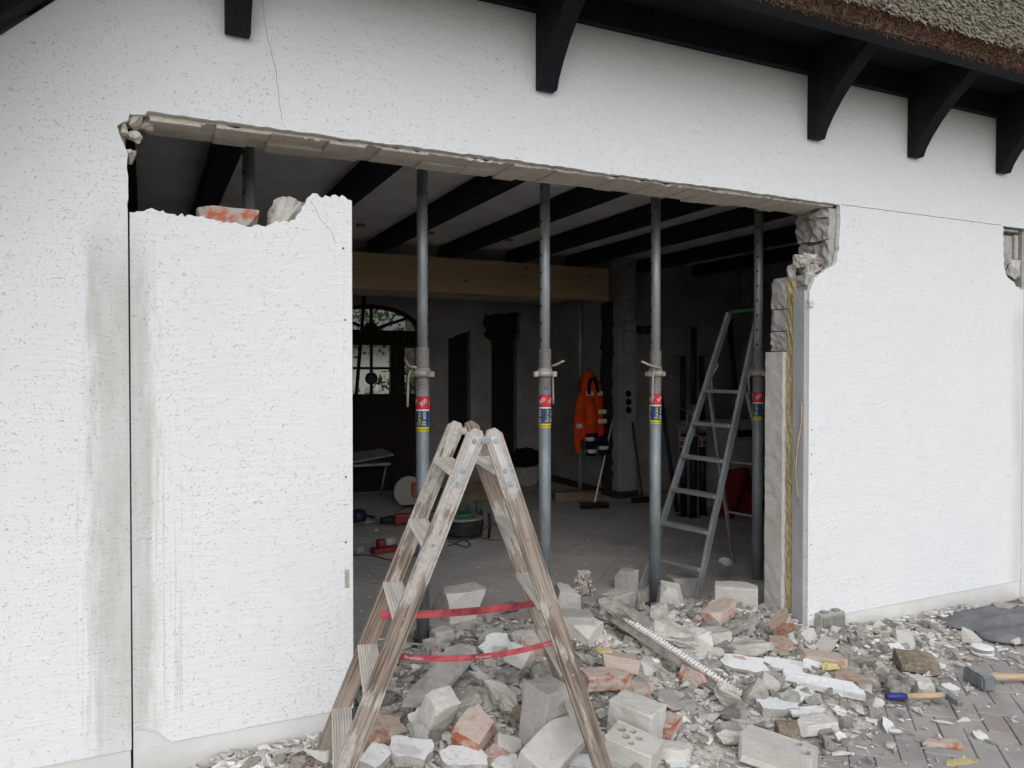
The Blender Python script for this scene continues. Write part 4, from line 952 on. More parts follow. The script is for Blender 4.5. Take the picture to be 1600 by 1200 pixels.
# white cabinet with a dark slot, red sheet
b = at(1140, 792); cab = empty('white_cabinet', (b.x, b.y, 0), 'pale cabinet with a dark slot standing behind the aluminium ladder', 'cabinet')
MB().box(-.42, -.02, .02, .42, .45, 1.05).build('body', INWALL, cab, bevel=.01); MB().box(.10, -.024, .83, .32, -.0205, .91).build('slot', HOLE, cab); MB().box(-.40, -.03, .02, -.02, -.021, 1.0).build('door_panel', KSD, cab, bevel=.004); MB().box(.02, -.03, .02, .40, -.021, .78).build('door_panel', KSD, cab, bevel=.004); MB().cyl((.36, -.05, .55), (.36, -.03, .55), .02).build('knob', HOLE, cab)
b = at(1140, 805)
m = MB(); n = 14; vs = []
for j in range(n + 1):
    for i in range(n + 1):
        u, v = i / n, j / n; vs.append((-.32 + .64 * u + .12 * (1 - v), -.10 * v + .05 * math.sin(u * 9 + v * 3), .52 * (1 - v) * (.55 + .45 * math.cos((u - .4) * 3)) + .02 + .02 * math.sin(u * 14)))
m.add(vs, [(j * (n + 1) + i, j * (n + 1) + i + 1, (j + 1) * (n + 1) + i + 1, (j + 1) * (n + 1) + i) for j in range(n) for i in range(n)], 0, True)
o = m.build('red_sheet', REDCL, loc=(b.x, b.y - .04, 0), fix=False); o.modifiers.new('s', 'SOLIDIFY').thickness = .012; tag(o, 'dark red plastic sheet slumped against the pale cabinet', 'sheet')

# bag on a block, box, sprayer, vacuum, tools, reel
b = at(822, 758); tag(MB().box(-.12, -.1, 0, .12, .1, .26).build('pale_block', KSD, loc=b, rot=(0, 0, .3), bevel=.01), 'pale block on the floor under the black bag', 'block')
tag(obj('black_bag', lump_mesh('black_bag', .48, .34, .28, BLKCL, 401, 3, .02, 18), None, (b.x, b.y, .258)), 'black bag slumped on a pale block at the back', 'bag')
b = at(740, 782); bx = empty('tool_crate', b, 'brown wooden crate behind the cable reel', 'crate'); MB().box(-.32, -.14, 0, .32, .14, .02).build('bottom', PLANK, bx)
for (x0, y0, x1, y1) in ((-.32, -.14, .32, -.12), (-.32, .12, .32, .14), (-.32, -.119, -.30, .119), (.30, -.119, .32, .119)): MB().box(x0, y0, .021, x1, y1, .22).build('side', PLANK, bx, bevel=.002)
b = at(634, 760); sp = empty('pressure_sprayer', b, 'yellow and red pressure sprayer with a black pump handle', 'sprayer')
MB().lathe([(.07, 0), (.10, .02), (.10, .22)], 18).build('tank', ORPL, sp); MB().lathe([(.10, .221), (.098, .36), (.06, .42)], 18).build('tank_top', YELPL, sp); MB().lathe([(.10, .421), (.10, .47), (.04, .50), (.02, .56)], 18).build('lid', BLKPL, sp)
MB().tube([(-.03, 0, .55), (-.08, 0, .58), (-.08, 0, .64), (.08, 0, .64), (.08, 0, .58), (.03, 0, .55)], .014, 8).build('pump_handle', BLKPL, sp); MB().tube([(.09, 0, .1), (.16, 0, .2), (.15, .02, .4), (.1, .02, .46)], .01, 8).build('hose', RUBBER, sp)
b = at(642, 792); vc = empty('cut_off_saw', b, 'orange and grey cut-off saw standing on the floor behind the ladder rail', 'power tool')
MB().cyl((-.03, -.02, .19), (-.03, .02, .19), .18, n=24).build('blade_guard', GREYPL, vc); MB().box(.0, -.09, .12, .30, .09, .30).build('body', ORPL, vc, bevel=.03); MB().tube([(.02, 0, .29), (.06, 0, .40), (.2, 0, .41), (.26, 0, .30)], .016, 8).build('handle', BLKPL, vc); MB().box(-.1, -.06, 0, .25, .06, .03).build('foot', BLKPL, vc, bevel=.01)
b = at(618, 822); dr = empty('rotary_hammer', b, 'red and black rotary hammer lying on the dusty floor', 'power tool'); dr.rotation_euler = (0, 0, -.15)
MB().box(-.02, -.045, .01, .24, .045, .13).build('body', REDPL, dr, bevel=.03); MB().cyl((-.02, 0, .075), (-.16, 0, .065), .045, .032, n=14).build('gearbox', BLKPL, dr); MB().cyl((-.16, 0, .065), (-.40, 0, .055), .012, n=8).build('chisel', STEEL, dr); MB().tube([(.24, 0, .11), (.33, 0, .12), (.35, 0, .04), (.27, 0, .02)], .02, 8).build('handle', BLKPL, dr)
b = at(601, 863); gr = empty('charger_unit', b, 'red tool with a grey motor lying in front on the floor', 'power tool'); gr.rotation_euler = (0, 0, .15)
MB().box(-.12, -.06, 0, .13, .06, .05).build('base', REDPL, gr, bevel=.012); MB().box(-.07, -.045, .05, .0, .045, .12).build('body', REDPL, gr, bevel=.015); MB().cyl((.0, 0, .09), (.09, 0, .09), .038, n=14).build('motor', GREYPL, gr)
b = at(560, 815); kn = empty('dark_canister', b, 'small dark blue canister on the floor beside the wall section edge', 'canister'); MB().lathe([(.07, 0), (.08, .03), (.08, .10), (.05, .13)], 16).build('body', NAVYP, kn); MB().cyl((.08, 0, .06), (.18, 0, .03), .014).build('spout', BLKPL, kn)
b = at(560, 866); tag(obj('dark_chunk', lump_mesh('dark_chunk', .10, .07, .07, CONC, 77, 2, .006), None, b), 'small dark chunk on the floor beside the wall section edge', 'fragment')
b = at(722, 838); rl = empty('cable_reel', b, 'green and grey cable reel with a green socket on the floor', 'cable reel'); 
MB().lathe([(.19, .0), (.20, .012), (.19, .024)], 28).build('lower_flange', RUBBER, rl)
m = MB()
for k in range(6): m.lathe([(.165 + .012 * math.cos(a), .045 + k * .022 + .012 * math.sin(a)) for a in [0, .8, 1.6, 2.4, 3.14]], 28)
m.cyl((0, 0, .02), (0, 0, .18), .15, n=24); m.build('wound_cable', RUBBER, rl); MB().lathe([(.20, .175), (.205, .187), (.19, .20)], 28).build('upper_flange', GREYPD, rl); MB().lathe([(.11, .20), (.11, .225), (.09, .235)], 24).build('socket_plate', GRNPL, rl); MB().tube([(-.1, .1, .2), (-.1, .1, .30), (.1, .1, .30), (.1, .1, .2)], .012, 8).build('carry_handle', GRNPL, rl)
for y in (-.19, .0): MB().tube([(.20, y, 0), (.215, y, .12), (.2, y, .24)], .014, 6).build('stand_leg', BLKPL, rl)
b = at(748, 812); pl = empty('green_plug', b + Vector((0, 0, .08)), 'green plug connector hanging beside the cable reel', 'plug'); MB().box(-.03, -.03, 0, .03, .03, .12).build('body', GRNPL, pl, bevel=.01); MB().cyl((0, 0, -.08), (0, 0, 0), .018, n=8).build('cable_end', BLKPL, pl)
def cable(name, pts, r, mat, label):
    ps = [at(x, y, r) for x, y in pts]; out = []
    for i in range(len(ps) - 1):
        a, b_, c_, d_ = ps[max(i - 1, 0)], ps[i], ps[i + 1], ps[min(i + 2, len(ps) - 1)]
        for k in range(5):
            t = k / 5; out.append(.5 * ((2 * b_) + (c_ - a) * t + (2 * a - 5 * b_ + 4 * c_ - d_) * t * t + (3 * b_ - a - 3 * c_ + d_) * t ** 3))
    tag(MB().tube(out + [ps[-1]], r, 6).build(name, mat), label, 'cable')
cable('cable', [(552, 868), (580, 868), (610, 875), (640, 872), (670, 850)], .006, RUBBER, 'black cable crossing the floor behind the ladder at left')
cable('cable', [(700, 845), (712, 848), (725, 844), (735, 850), (728, 855), (712, 850), (700, 853)], .006, RUBBER, 'black cable looped in front of the cable reel')
cable('cable', [(745, 838), (765, 843), (790, 842), (800, 828), (770, 820), (755, 828)], .007, REDCAB, 'red cable lying right of the cable reel')
cable('cable', [(620, 800), (645, 790), (680, 800), (700, 815)], .006, RUBBER, 'black cable running between rotary hammer and reel')
# folding table with panels
b = at(572, 772); tb = empty('folding_table', (b.x, b.y, 0), 'pale folding table with a panel on it at the back left', 'table')
MB().box(-.65, -.3, .40, .25, .3, .43).build('table_top', INWALL, tb, bevel=.004); MB().box(-.3, -.2, .50, .35, .25, .52).build('loose_panel', KSD, tb, rot=(.1, -.12, .1))
for (x, y) in ((-.6, -.25), (.2, -.25), (-.6, .25), (.2, .25)): MB().cyl((x, y, .4), (x - .08, y, 0), .012, n=8).build('leg', ALU, tb)

# ================================================================ THINGS ON AND BY THE OUTER WALL
p = onY(1291, 967); sk = empty('outdoor_socket', (p.x, 0, p.z), 'grey double outdoor socket box on the plinth right of the opening', 'socket')
MB().box(-.10, -.055, -.058, .10, .004, .052).build('housing', GREYPL, sk, bevel=.006)
for s in (-1, 1):
    f = MB().box(-.045 + s * .047, -.066, -.050, .045 + s * .047, -.056, .034).build('flap', GREYPD, sk, bevel=.004)
    for k in range(4): MB().box(-.038 + s * .047 + k * .021, -.068, -.044, -.030 + s * .047 + k * .021, -.0655, .026).build('rib', GREYPD, f)
for x in (-.05, .05): MB().box(x - .02, -.045, .0525, x + .02, -.01, .064).build('hinge', GREYPD, sk, bevel=.003)
# ================================================================ RUBBLE: the heap of fines
nx, ny = 220, 110; X0, X1, Y0, Y1 = .1, 5.0, -1.35, 1.7; V = []; keep = {}
hv = MB()
for j in range(ny + 1):
    for i in range(nx + 1):
        x = X0 + (X1 - X0) * i / nx; y = Y0 + (Y1 - Y0) * j / ny; h = heap(x, y)
        nz_ = noise.fractal(Vector((x * 5, y * 5, 1.3)), 1, 2, 4); z = gz(x, y) + nz_ * .02 + noise.noise(Vector((x * 30, y * 30, 0))) * .006 - .028 + min(.02, h * .45)
        V.append((x, y, z))
FS = []
for j in range(ny):
    for i in range(nx):
        q = (j * (nx + 1) + i, j * (nx + 1) + i + 1, (j + 1) * (nx + 1) + i + 1, (j + 1) * (nx + 1) + i)
        x, y, z = V[q[0]]
        if heap(x, y) > .004 and not (x < .93 and y > -.01) and not (x > 3.62 and y > -.01): FS.append(q)
hv.add(V, FS, 0, False); tag(hv.build('rubble_fines', DUST, fix=False), 'pale grey mortar dust and fines heaped in the opening', 'rubble', kind='stuff')

# ---------------------------------------------------------------- single pieces
def settle(o, px, py, sink=.012, lift=0.0):
    p = onG(px, py)
    for _ in range(2):
        o.location = p; M = o.rotation_euler.to_matrix(); zs = [(M @ v.co).z for v in o.data.vertices]; 
        o.location = Vector((p.x, p.y, p.z - min(zs) - sink + lift))
    return o
RUB = []
def put(name, me, px, py, rot, label, cat, sink=.012, lift=0.0, group=None):
    o = obj(name, me, None, (0, 0, 0), tuple(R(a) for a in rot)); settle(o, px, py, sink, lift); tag(o, label, cat, group); RUB.append(o); return o
W = 'white_block'
def ks(px, py, L, Wd, H, rot, seed, label, chips=3, big=0, mat=KS, **k): return put(W, block_mesh(W, L, Wd, H, mat, seed, chips, big, bev=.012), px, py, rot, label, 'block', **k)
def br(px, py, L, rot, seed, label, mat=BRICK, big=0, Wd=.112, H=.068, **k): return put('red_brick', block_mesh('red_brick', L, Wd, H, mat, seed, 3, big, bev=.004, amp=.003), px, py, rot, label, 'brick', **k)
def lump(px, py, L, Wd, H, rot, seed, label, mat=MORTAR, pw=.45, amp=.012, n=14, **k): return put('mortar_lump', lump_mesh('mortar_lump', L, Wd, H, mat, seed, 3, amp, n, pw=pw), px, py, rot, label, 'rubble piece', **k)
def slab(px, py, L, Wd, T, rot, seed, label, mats=None, jit=.3, rect=.75, **k): return put('plaster_slab', slab_mesh('plaster_slab', L, Wd, T, seed, mats or [FLAKE, MORTAR], jit=jit, rect=rect), px, py, rot, label, 'plaster slab', **k)

# white blocks (yaw 0 = along the wall)
ks(722, 962, .30, .20, .19, (0, 0, 8), 1, 'big rounded white block standing behind the upper red ladder strap', 2, .02)
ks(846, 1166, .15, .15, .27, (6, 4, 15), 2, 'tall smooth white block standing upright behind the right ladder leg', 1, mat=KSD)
ks(858, 1202, .31, .155, .11, (28, -12, 28), 3, 'large smooth white block lying tilted at the front in front of the upright one', 1, sink=.02)
ks(992, 1148, .21, .15, .15, (0, 5, -62), 4, 'clean-cut white block with a square end in front of the orange bricks', 1)
put(W, holed_block_mesh(W, .21, .145, .11, [(-.065, .025, .019), (-.02, .04, .015), (-.032, -.008, .018), (.015, .015, .016), (.0, -.035, .014)], KS, 5), 985, 1196, (6, 10, -55), 'white block with five round holes beside the right ladder foot', 'block')
put(W, holed_block_mesh(W, .29, .13, .105, [(.108, -.022, .023), (.066, .028, .021)], KS, 6), 1214, 1196, (0, 4, -60), 'long white block with two round holes and a brown patch', 'block')
ks(966, 958, .26, .13, .13, (0, 6, 32), 7, 'angular white block on the heap just left of the third prop', 2)
ks(979, 920, .13, .13, .15, (0, 0, 20), 8, 'small squarish white block standing upright on the floor left of the third prop', 1)
ks(880, 962, .17, .16, .17, (8, 14, -15), 9, 'rounded broken white block beside the right ladder rail, top of the heap', 3, .03)
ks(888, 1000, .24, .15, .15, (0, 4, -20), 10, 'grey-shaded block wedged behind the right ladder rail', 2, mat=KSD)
ks(918, 1003, .20, .13, .12, (10, -8, 25), 11, 'short pale block above the red lath fragment', 3, .04)
ks(1150, 952, .26, .16, .16, (0, 0, -42), 12, 'large smooth block in the shade between aluminium ladder and right jamb', 2, mat=KS)
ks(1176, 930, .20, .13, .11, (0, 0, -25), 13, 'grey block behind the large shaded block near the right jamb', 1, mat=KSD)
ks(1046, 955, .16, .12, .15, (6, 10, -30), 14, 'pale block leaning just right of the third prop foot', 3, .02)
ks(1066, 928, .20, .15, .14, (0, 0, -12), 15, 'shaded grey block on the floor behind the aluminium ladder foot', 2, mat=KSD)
put(W, holed_block_mesh(W, .12, .08, .11, [(0.0, .0, .018), (-.04, .01, .012)], KS, 16), 1004, 942, (70, 10, 30), 'holed white fragment tucked left of the third prop foot', 'block')
ks(1444, 1084, .13, .12, .085, (0, 4, -20), 17, 'squat white block fragment just above the brick hammer handle', 3, .02)
ks(1452, 1048, .12, .10, .06, (0, 0, -15), 18, 'pale angular fragment left of the sledgehammer head', 4, .03)
ks(1090, 1010, .14, .10, .09, (10, 0, -25), 19, 'cream block fragment left above the red brick with a pale end', 3)
ks(1272, 1138, .19, .10, .05, (0, 0, -10), 20, 'thin grey block under a white plaster flake near the paving', 3)
ks(1048, 1180, .20, .09, .05, (0, 4, -35), 21, 'flat pale block fragment right of the five-hole block', 4, .02)
ks(692, 1152, .19, .12, .10, (0, -58, -78), 22, 'pale rectangular block standing tilted in the rubble under the ladder', 3)
ks(690, 1005, .12, .09, .09, (0, 0, 5), 23, 'small square block right of the second prop foot', 2)
ks(770, 1010, .16, .10, .08, (10, 12, -30), 24, 'dusty grey fragment between the two red straps', 4, .04, mat=KSD)
ks(822, 1012, .15, .10, .08, (0, 8, 12), 25, 'dusty pale fragment behind the right ladder leg under the upper strap', 4, .03)
ks(815, 1045, .22, .11, .10, (14, 16, 38), 26, 'pale smooth block lying under the lower red strap', 3, .02)
ks(1105, 1006, .24, .12, .085, (0, 0, -8), 28, 'rounded grey concrete block lying level in the middle of the heap', 2, mat=MORTAR)
ks(1366, 1106, .06, .05, .06, (0, 20, -20), 29, 'little pale fragment touching the blue hammer grip', 2)
# bricks
b18 = br(945, 1082, .24, (4, 6, -4), 30, 'orange brick with a yellow foam scrap on top', lift=.03)
br(972, 1062, .22, (-6, 10, -28), 31, 'broken orange brick lying behind the one with yellow foam', BRICKP, .05, lift=.05)
br(992, 1088, .14, (0, 0, 10), 32, 'pale pink brick end beneath the orange bricks', BRICKP, .03)
br(1090, 1064, .17, (0, 8, -55), 33, 'red brick with a pale sawn end in the middle of the rubble', BRICK)
br(1126, 968, .24, (0, -8, 22), 34, 'pale dusty red brick lying in front of the large shaded block', BRICKP, H=.08)
br(1224, 1000, .13, (20, -28, -35), 35, 'red-brown brick end tipped up against the right jamb', BRICKB, H=.08, lift=.03)
br(1212, 1016, .15, (5, 5, -15), 36, 'brown dusty brick half under the tipped brick by the jamb', BRICKB)
br(1284, 1038, .26, (0, 0, -52), 37, 'long pink brick sloping away below the grey wall socket', BRICKP, Wd=.10)
br(1338, 1066, .22, (0, 3, -48), 38, 'narrow brown brick strip continuing below the long pink brick', BRICKB, Wd=.06, H=.05)
br(745, 1160, .21, (18, -22, 35), 39, 'broken orange brick with a bright chip at the front centre', BRICK, .05, Wd=.13, H=.09)
br(600, 1166, .14, (0, -20, 25), 40, 'dark red brick end behind the left ladder legs', BRICKB, H=.09)
br(832, 1048, .16, (0, 70, 70), 41, 'pinkish brick on end behind the right ladder leg', BRICKP)
br(1046, 1145, .11, (10, 0, -60), 42, 'small red brick piece with yellow edge behind the clean-cut block', BRICK, .02)
br(1470, 1164, .16, (0, 0, -40), 43, 'flat orange brick sliver lying on the paving at lower right', BRICK, Wd=.06, H=.02, sink=.002)
put('red_brick', block_mesh('red_brick', .24, .115, .071, make_brick('grey_smeared_brick', (.42, .12, .07), (.46, .42, .38), .36, .56), 44, 2, 0, .004, amp=.002), 352, 1100, (0, 0, 4), 'dusty red brick resting on top of the freestanding wall section', 'brick').location = (.375, .11, 2.232)
# lumps
lump(962, 990, .34, .16, .14, (10, 28, -38), 50, 'long dark grey concrete lump slanting down the heap', CONC, .25, .016)
lump(1152, 990, .36, .12, .07, (0, -4, 14), 51, 'rough dark mortar slab under the pale dusty brick', CONC, .2, .012)
lump(1166, 1018, .30, .15, .08, (0, 0, -18), 52, 'flat grey mortar chunk right of centre above the white flakes', MORTAR, .25)
lump(1398, 1084, .16, .15, .13, (10, 0, 40), 53, 'big rough conglomerate lump above the blue hammer grip', CONC, .6, .022)
lump(800, 1066, .19, .13, .10, (0, 0, 20), 54, 'dark grey mortar lump below the lower red strap', CONC, .5, .018)
lump(838, 1070, .16, .12, .11, (20, 0, 60), 55, 'second dark mortar lump beside the right ladder leg', CONC, .5, .018)
lump(780, 1110, .22, .12, .10, (0, 30, -40), 56, 'pale broken mortar piece with a spike under the ladder', MORTAR, .3, .02)
lump(735, 1105, .20, .13, .09, (0, 0, 30), 57, 'grey mortar lump above the broken orange brick', MORTAR, .4)
lump(828, 1125, .20, .12, .09, (0, 10, 0), 58, 'sandy brown mortar piece left of the upright white block', BROWNST, .3, .008)
lump(1136, 1110, .14, .12, .12, (0, 25, 50), 59, 'pale rounded stone right of the lath strip', MORTAR, .5)
lump(1168, 1098, .11, .10, .14, (20, 15, 0), 60, 'brownish upright lump below the white flakes', CONC, .4, .008)
lump(1146, 1140, .20, .08, .06, (0, 0, -30), 61, 'pair-shaped pale mortar piece above the two-hole block', MORTAR, .4)
lump(1148, 1160, .17, .09, .06, (0, 8, -20), 62, 'whitish mortar wedge left of the two-hole block', KS, .35, .008)
put('brown_stone', block_mesh('brown_stone', .24, .13, .08, BROWNST, 63, 4, .03, bev=.012, amp=.004), 1436, 1046, (0, 6, -30), 'brown stone slab with pale mortar on its edge near the wall', 'stone')
put('brown_stone', block_mesh('brown_stone', .10, .09, .095, BROWNST, 64, 3, 0, bev=.01, amp=.004), 1232, 1162, (0, 0, -30), 'brown-faced stone cube behind the two-hole block', 'stone')
lump(1345, 1042, .18, .06, .07, (0, 0, -50), 65, 'grey mortar ridge beside the white board strip', CONC, .3, .01)
lump(1350, 1068, .16, .09, .07, (0, 0, -40), 66, 'grey flaky mortar lump below the brown brick strip', CONC, .4, .012)
lump(1135, 908, .14, .09, .06, (0, 0, 10), 67, 'pale plaster lump lying on the large shaded block', MORTAR, .3, .008, lift=.14)
lump(905, 960, .16, .12, .07, (0, 0, 0), 68, 'brownish flat lump left of the angular white block', CONC, .3, .01)
lump(1030, 965, .20, .12, .07, (8, 0, 30), 69, 'ochre-tinted mortar piece at the third prop foot', MORTAR, .3, .01)
lump(1050, 1010, .28, .12, .09, (0, 18, -40), 70, 'long pale mortar wedge running down from the third prop', MORTAR, .25, .01)
lump(700, 1040, .20, .11, .07, (0, 0, -15), 71, 'dark-sided mortar bar right of the left ladder rail', MORTAR, .25, .008)
lump(945, 1010, .18, .12, .09, (5, 10, 20), 72, 'white broken lump right of the lath fragment', KS, .4, .012)
lump(590, 1125, .14, .10, .06, (0, 0, 0), 73, 'grey lump with red crumbs behind the left ladder treads', MORTAR, .5)
# slabs
slab(585, 1196, .15, .11, .05, (12, -10, 40), 80, 'white plaster slab at the very front left of the rubble')
slab(640, 1186, .21, .15, .06, (10, 8, -28), 81, 'thick white plaster slab with a brown smear left of centre front')
slab(725, 1198, .22, .14, .06, (8, 4, -20), 82, 'white plaster slab with a broken back edge below the orange brick')
slab(795, 1203, .17, .12, .04, (6, 0, 10), 83, 'white plaster slab with a reddish spot at the bottom centre')
slab(905, 1198, .16, .14, .04, (0, 6, -30), 84, 'bright white plaster slab behind the right ladder foot')
slab(1163, 1045, .26, .16, .03, (14, 6, -35), 85, 'white painted plaster flake high in the rubble right of centre')
slab(1222, 1045, .24, .14, .025, (10, 10, -30), 86, 'white plaster flake wedged under the long white board')
put('white_board_strip', block_mesh('white_board_strip', .40, .075, .04, FLAKE, 87, 3, .02, bev=.003, amp=.003), 1288, 1078, (18, 3, -50), 'long white board strip sloping through the right of the rubble', 'board')
slab(1215, 1112, .22, .14, .05, (4, 4, -20), 88, 'large white flake with a straight score line above the two-hole block')
slab(1248, 1092, .18, .10, .018, (8, 0, 15), 89, 'thin heart-shaped white flake leaning on the scored flake', jit=.45, lift=.02)
slab(1258, 1122, .19, .07, .02, (6, 0, -12), 90, 'curved white flake lying on a thin grey block', lift=.03)
slab(1268, 1042, .12, .09, .02, (20, 0, -30), 91, 'small white flake between long pink brick and white board')
slab(1483, 1080, .10, .09, .035, (6, 4, -10), 92, 'clean white flake right of the squat block fragment')
slab(1338, 1112, .12, .05, .012, (6, 0, -8), 93, 'thin white flake curling on the paving left of the hammer grip', jit=.5)
slab(1310, 1112, .10, .07, .012, (18, 0, 20), 94, 'white triangular flake behind the small flakes on the paving', jit=.5)
slab(1362, 1125, .07, .06, .012, (5, 0, -50), 95, 'small white flake below the hammer grip end', jit=.4)
slab(1313, 1155, .06, .055, .02, (30, 0, -10), 96, 'tiny upright white flake right of the brown stone cube')
slab(1532, 1152, .075, .07, .02, (10, 0, -20), 97, 'white flake on the bare paving at lower right', jit=.45)
slab(775, 1020, .22, .16, .02, (30, -8, 20), 98, 'crumpled white plaster sheet behind the lower red strap', jit=.28)
slab(690, 1090, .52, .17, .035, (4, -14, 38), 99, 'long dusty plaster slab lying diagonally under the ladder', [MORTAR, MORTAR], jit=.22, rect=.95, lift=.045)
slab(1046, 1105, .17, .15, .02, (22, 8, 35), 100, 'diamond-shaped flat grey slab right of the orange bricks', [KSD, MORTAR], jit=.2, rect=.8)
slab(752, 1062, .14, .13, .02, (16, 14, 20), 101, 'white ragged plaster flake near the top of the diagonal slab', jit=.5)
slab(690, 1118, .12, .09, .03, (20, 30, 0), 102, 'pale triangular plaster piece beside the tilted rectangular block', jit=.4)
slab(655, 1125, .10, .08, .03, (30, -20, 10), 103, 'small grey-white plaster piece below the diagonal slab', jit=.4)
slab(700, 1160, .09, .07, .03, (0, 30, 60), 104, 'small upright pale fragment between white slab and orange brick')
slab(1060, 1196, .11, .09, .02, (0, 0, -20), 105, 'bright white flake below the flat pale fragment at the front', jit=.4)
slab(1500, 1190, .16, .06, .015, (0, 0, -10), 106, 'cream foam sliver lying on the paving at the lower right edge', [YFOAM, YFOAM], jit=.4)
put('foam_scrap', lump_mesh('foam_scrap', .09, .07, .035, YFOAM, 107, 3, .012, 14), 945, 1056, (0, 0, 10), 'yellow foam scrap lying on the orange brick', 'foam', lift=.115)
put('foam_scrap', lump_mesh('foam_scrap', .10, .05, .04, YFOAM, 108, 3, .012, 14), 1296, 1052, (0, 0, -20), 'yellow foam scrap between long pink brick and white board strip', 'foam', lift=.03)
# clay lath: wire net with clay crosses, plaster pressed through
def lath_piece(name, nu, nv, du, warp, px, py, rot, label, lift=0.0, seed=0, rag=.15, pn=.85):
    rs = random.Random(seed); t = empty(name, (0, 0, 0), label, 'lath'); base = MB(); net = MB(); nub = MB()
    def S(u, v): return Vector((u * du - nu * du / 2, v * du - nv * du / 2, warp * math.sin(u * .5 + seed) * math.cos(v * .4) + .012))
    g_ = [[S((i - nu / 2) * (1 + rag * math.sin(j * 1.7 + seed)) + nu / 2 + rs.uniform(-rag, rag), j + rs.uniform(-rag, rag) + rag * 2 * math.sin(i * 1.3)) for i in range(nu + 1)] for j in range(nv + 1)]
    vs = [p - Vector((0, 0, .012)) for row in g_ for p in row] + [p for row in g_ for p in row]; n1 = (nu + 1) * (nv + 1)
    fs = []
    for j in range(nv):
        for i in range(nu): q = (j * (nu + 1) + i, j * (nu + 1) + i + 1, (j + 1) * (nu + 1) + i + 1, (j + 1) * (nu + 1) + i); fs += [tuple(a + n1 for a in q), q[::-1]]
    rim = [j for j in range(nu + 1)] + [(k + 1) * (nu + 1) - 1 for k in range(1, nv + 1)] + [nv * (nu + 1) + k for k in range(nu - 1, -1, -1)] + [k * (nu + 1) for k in range(nv - 1, 0, -1)]
    for a, b in zip(rim, rim[1:] + rim[:1]): fs.append((a, b, b + n1, a + n1))
    base.add(vs, fs)
    for j in range(nv + 1): net.tube([p + Vector((0, 0, .004)) for p in g_[j]], .0032, 5)
    for i in range(nu + 1): net.tube([g_[j][i] + Vector((0, 0, .004)) for j in range(nv + 1)], .0032, 5)
    for j in range(nv):
        for i in range(nu):
            if rs.random() < pn:
                c = (g_[j][i] + g_[j + 1][i + 1]) / 2; r = du * rs.uniform(.3, .42); nub.lathe([(r, 0), (r * .9, .006), (r * .5, .011)], 7, M=Matrix.Translation(c), smooth=False)
    base.build('plaster_backing', MORTAR, t); net.build('clay_wire_net', BRICKB, t); tag(nub.build('plaster_nubs', FLAKE, t), kind='stuff')
    p = onG(px, py); t.location = p + Vector((0, 0, lift)); t.rotation_euler = tuple(R(a) for a in rot); return t
lath_piece('lath_fragment', 9, 6, .022, .012, 920, 1012, (22, -6, -6), 'clay wire lath fragment with white plaster nubs beside the ladder rail', .05, 2)
lt = empty('lath_fragment', onG(908, 930), 'torn clay wire lath standing up at the inner edge of the heap', 'lath'); rl_ = random.Random(31); wr = MB(); nb_ = MB()
obj('plaster_backing', lump_mesh('plaster_backing', .21, .09, .20, MORTAR, 151, 4, .02, 14, pw=.25), lt, (-.01, .0, -.02), (.1, .2, .3))
for k in range(26):
    a = Vector((rl_.uniform(-.09, .06), rl_.uniform(-.065, -.04), rl_.uniform(.03, .15))); b = a + Vector((rl_.uniform(-.03, .035), rl_.uniform(-.01, .01), rl_.uniform(-.03, .03))); c = b + Vector((rl_.uniform(-.03, .03), rl_.uniform(-.01, .01), rl_.uniform(-.03, .03)))
    wr.tube([a, b, c], .0035, 5); q = b + Vector((0, -.004, 0)); nb_.lathe([(.004, -.006), (.009, 0), (.004, .007)], 6, M=Matrix.Translation(q), smooth=False)
tag(wr.build('clay_wire_net', BRICK, lt), kind='stuff'); tag(nb_.build('plaster_nubs', FLAKE, lt), kind='stuff')
a_ = onG(955, 992) + Vector((0, 0, .13)); b_ = onG(1158, 1100) + Vector((0, 0, .035)); ls = empty('lath_strip', a_, 'long white-knobbed lath strip sloping down through the rubble', 'lath')
d_ = (b_ - a_); L_ = d_.length; zx = d_.normalized(); sx = zx.cross(Vector((0, 0, 1))).normalized(); ux = sx.cross(zx)
core = MB(); knob = MB(); wire = MB(); rs = random.Random(9)
M_ = Matrix((zx, sx, ux)).transposed().to_4x4()
core.box(0, -.022, -.045, L_, .022, .012, M=M_); core.box(0.01, -.034, -.02, L_ - .02, -.0225, .0, mi=0, M=M_)
for k in range(int(L_ / .017)):
    for j in range(3):
        c = M_ @ Vector((.01 + k * .017 + rs.uniform(-.002, .002), -.014 + j * .014, .012)); r = rs.uniform(.0055, .008); knob.lathe([(r, 0), (r, .006), (r * .5, .010)], 6, M=Matrix.Translation(c) @ M_.to_3x3().to_4x4(), smooth=False)
for j in (-.024, .024): wire.tube([M_ @ Vector((k * .04, j + rs.uniform(-.002, .002), .008)) for k in range(int(L_ / .04))], .004, 5)
core.build('plaster_backing', CONC, ls, bevel=.004); wire.build('clay_wire', BRICK, ls); tag(knob.build('plaster_nubs', FLAKE, ls), kind='stuff')

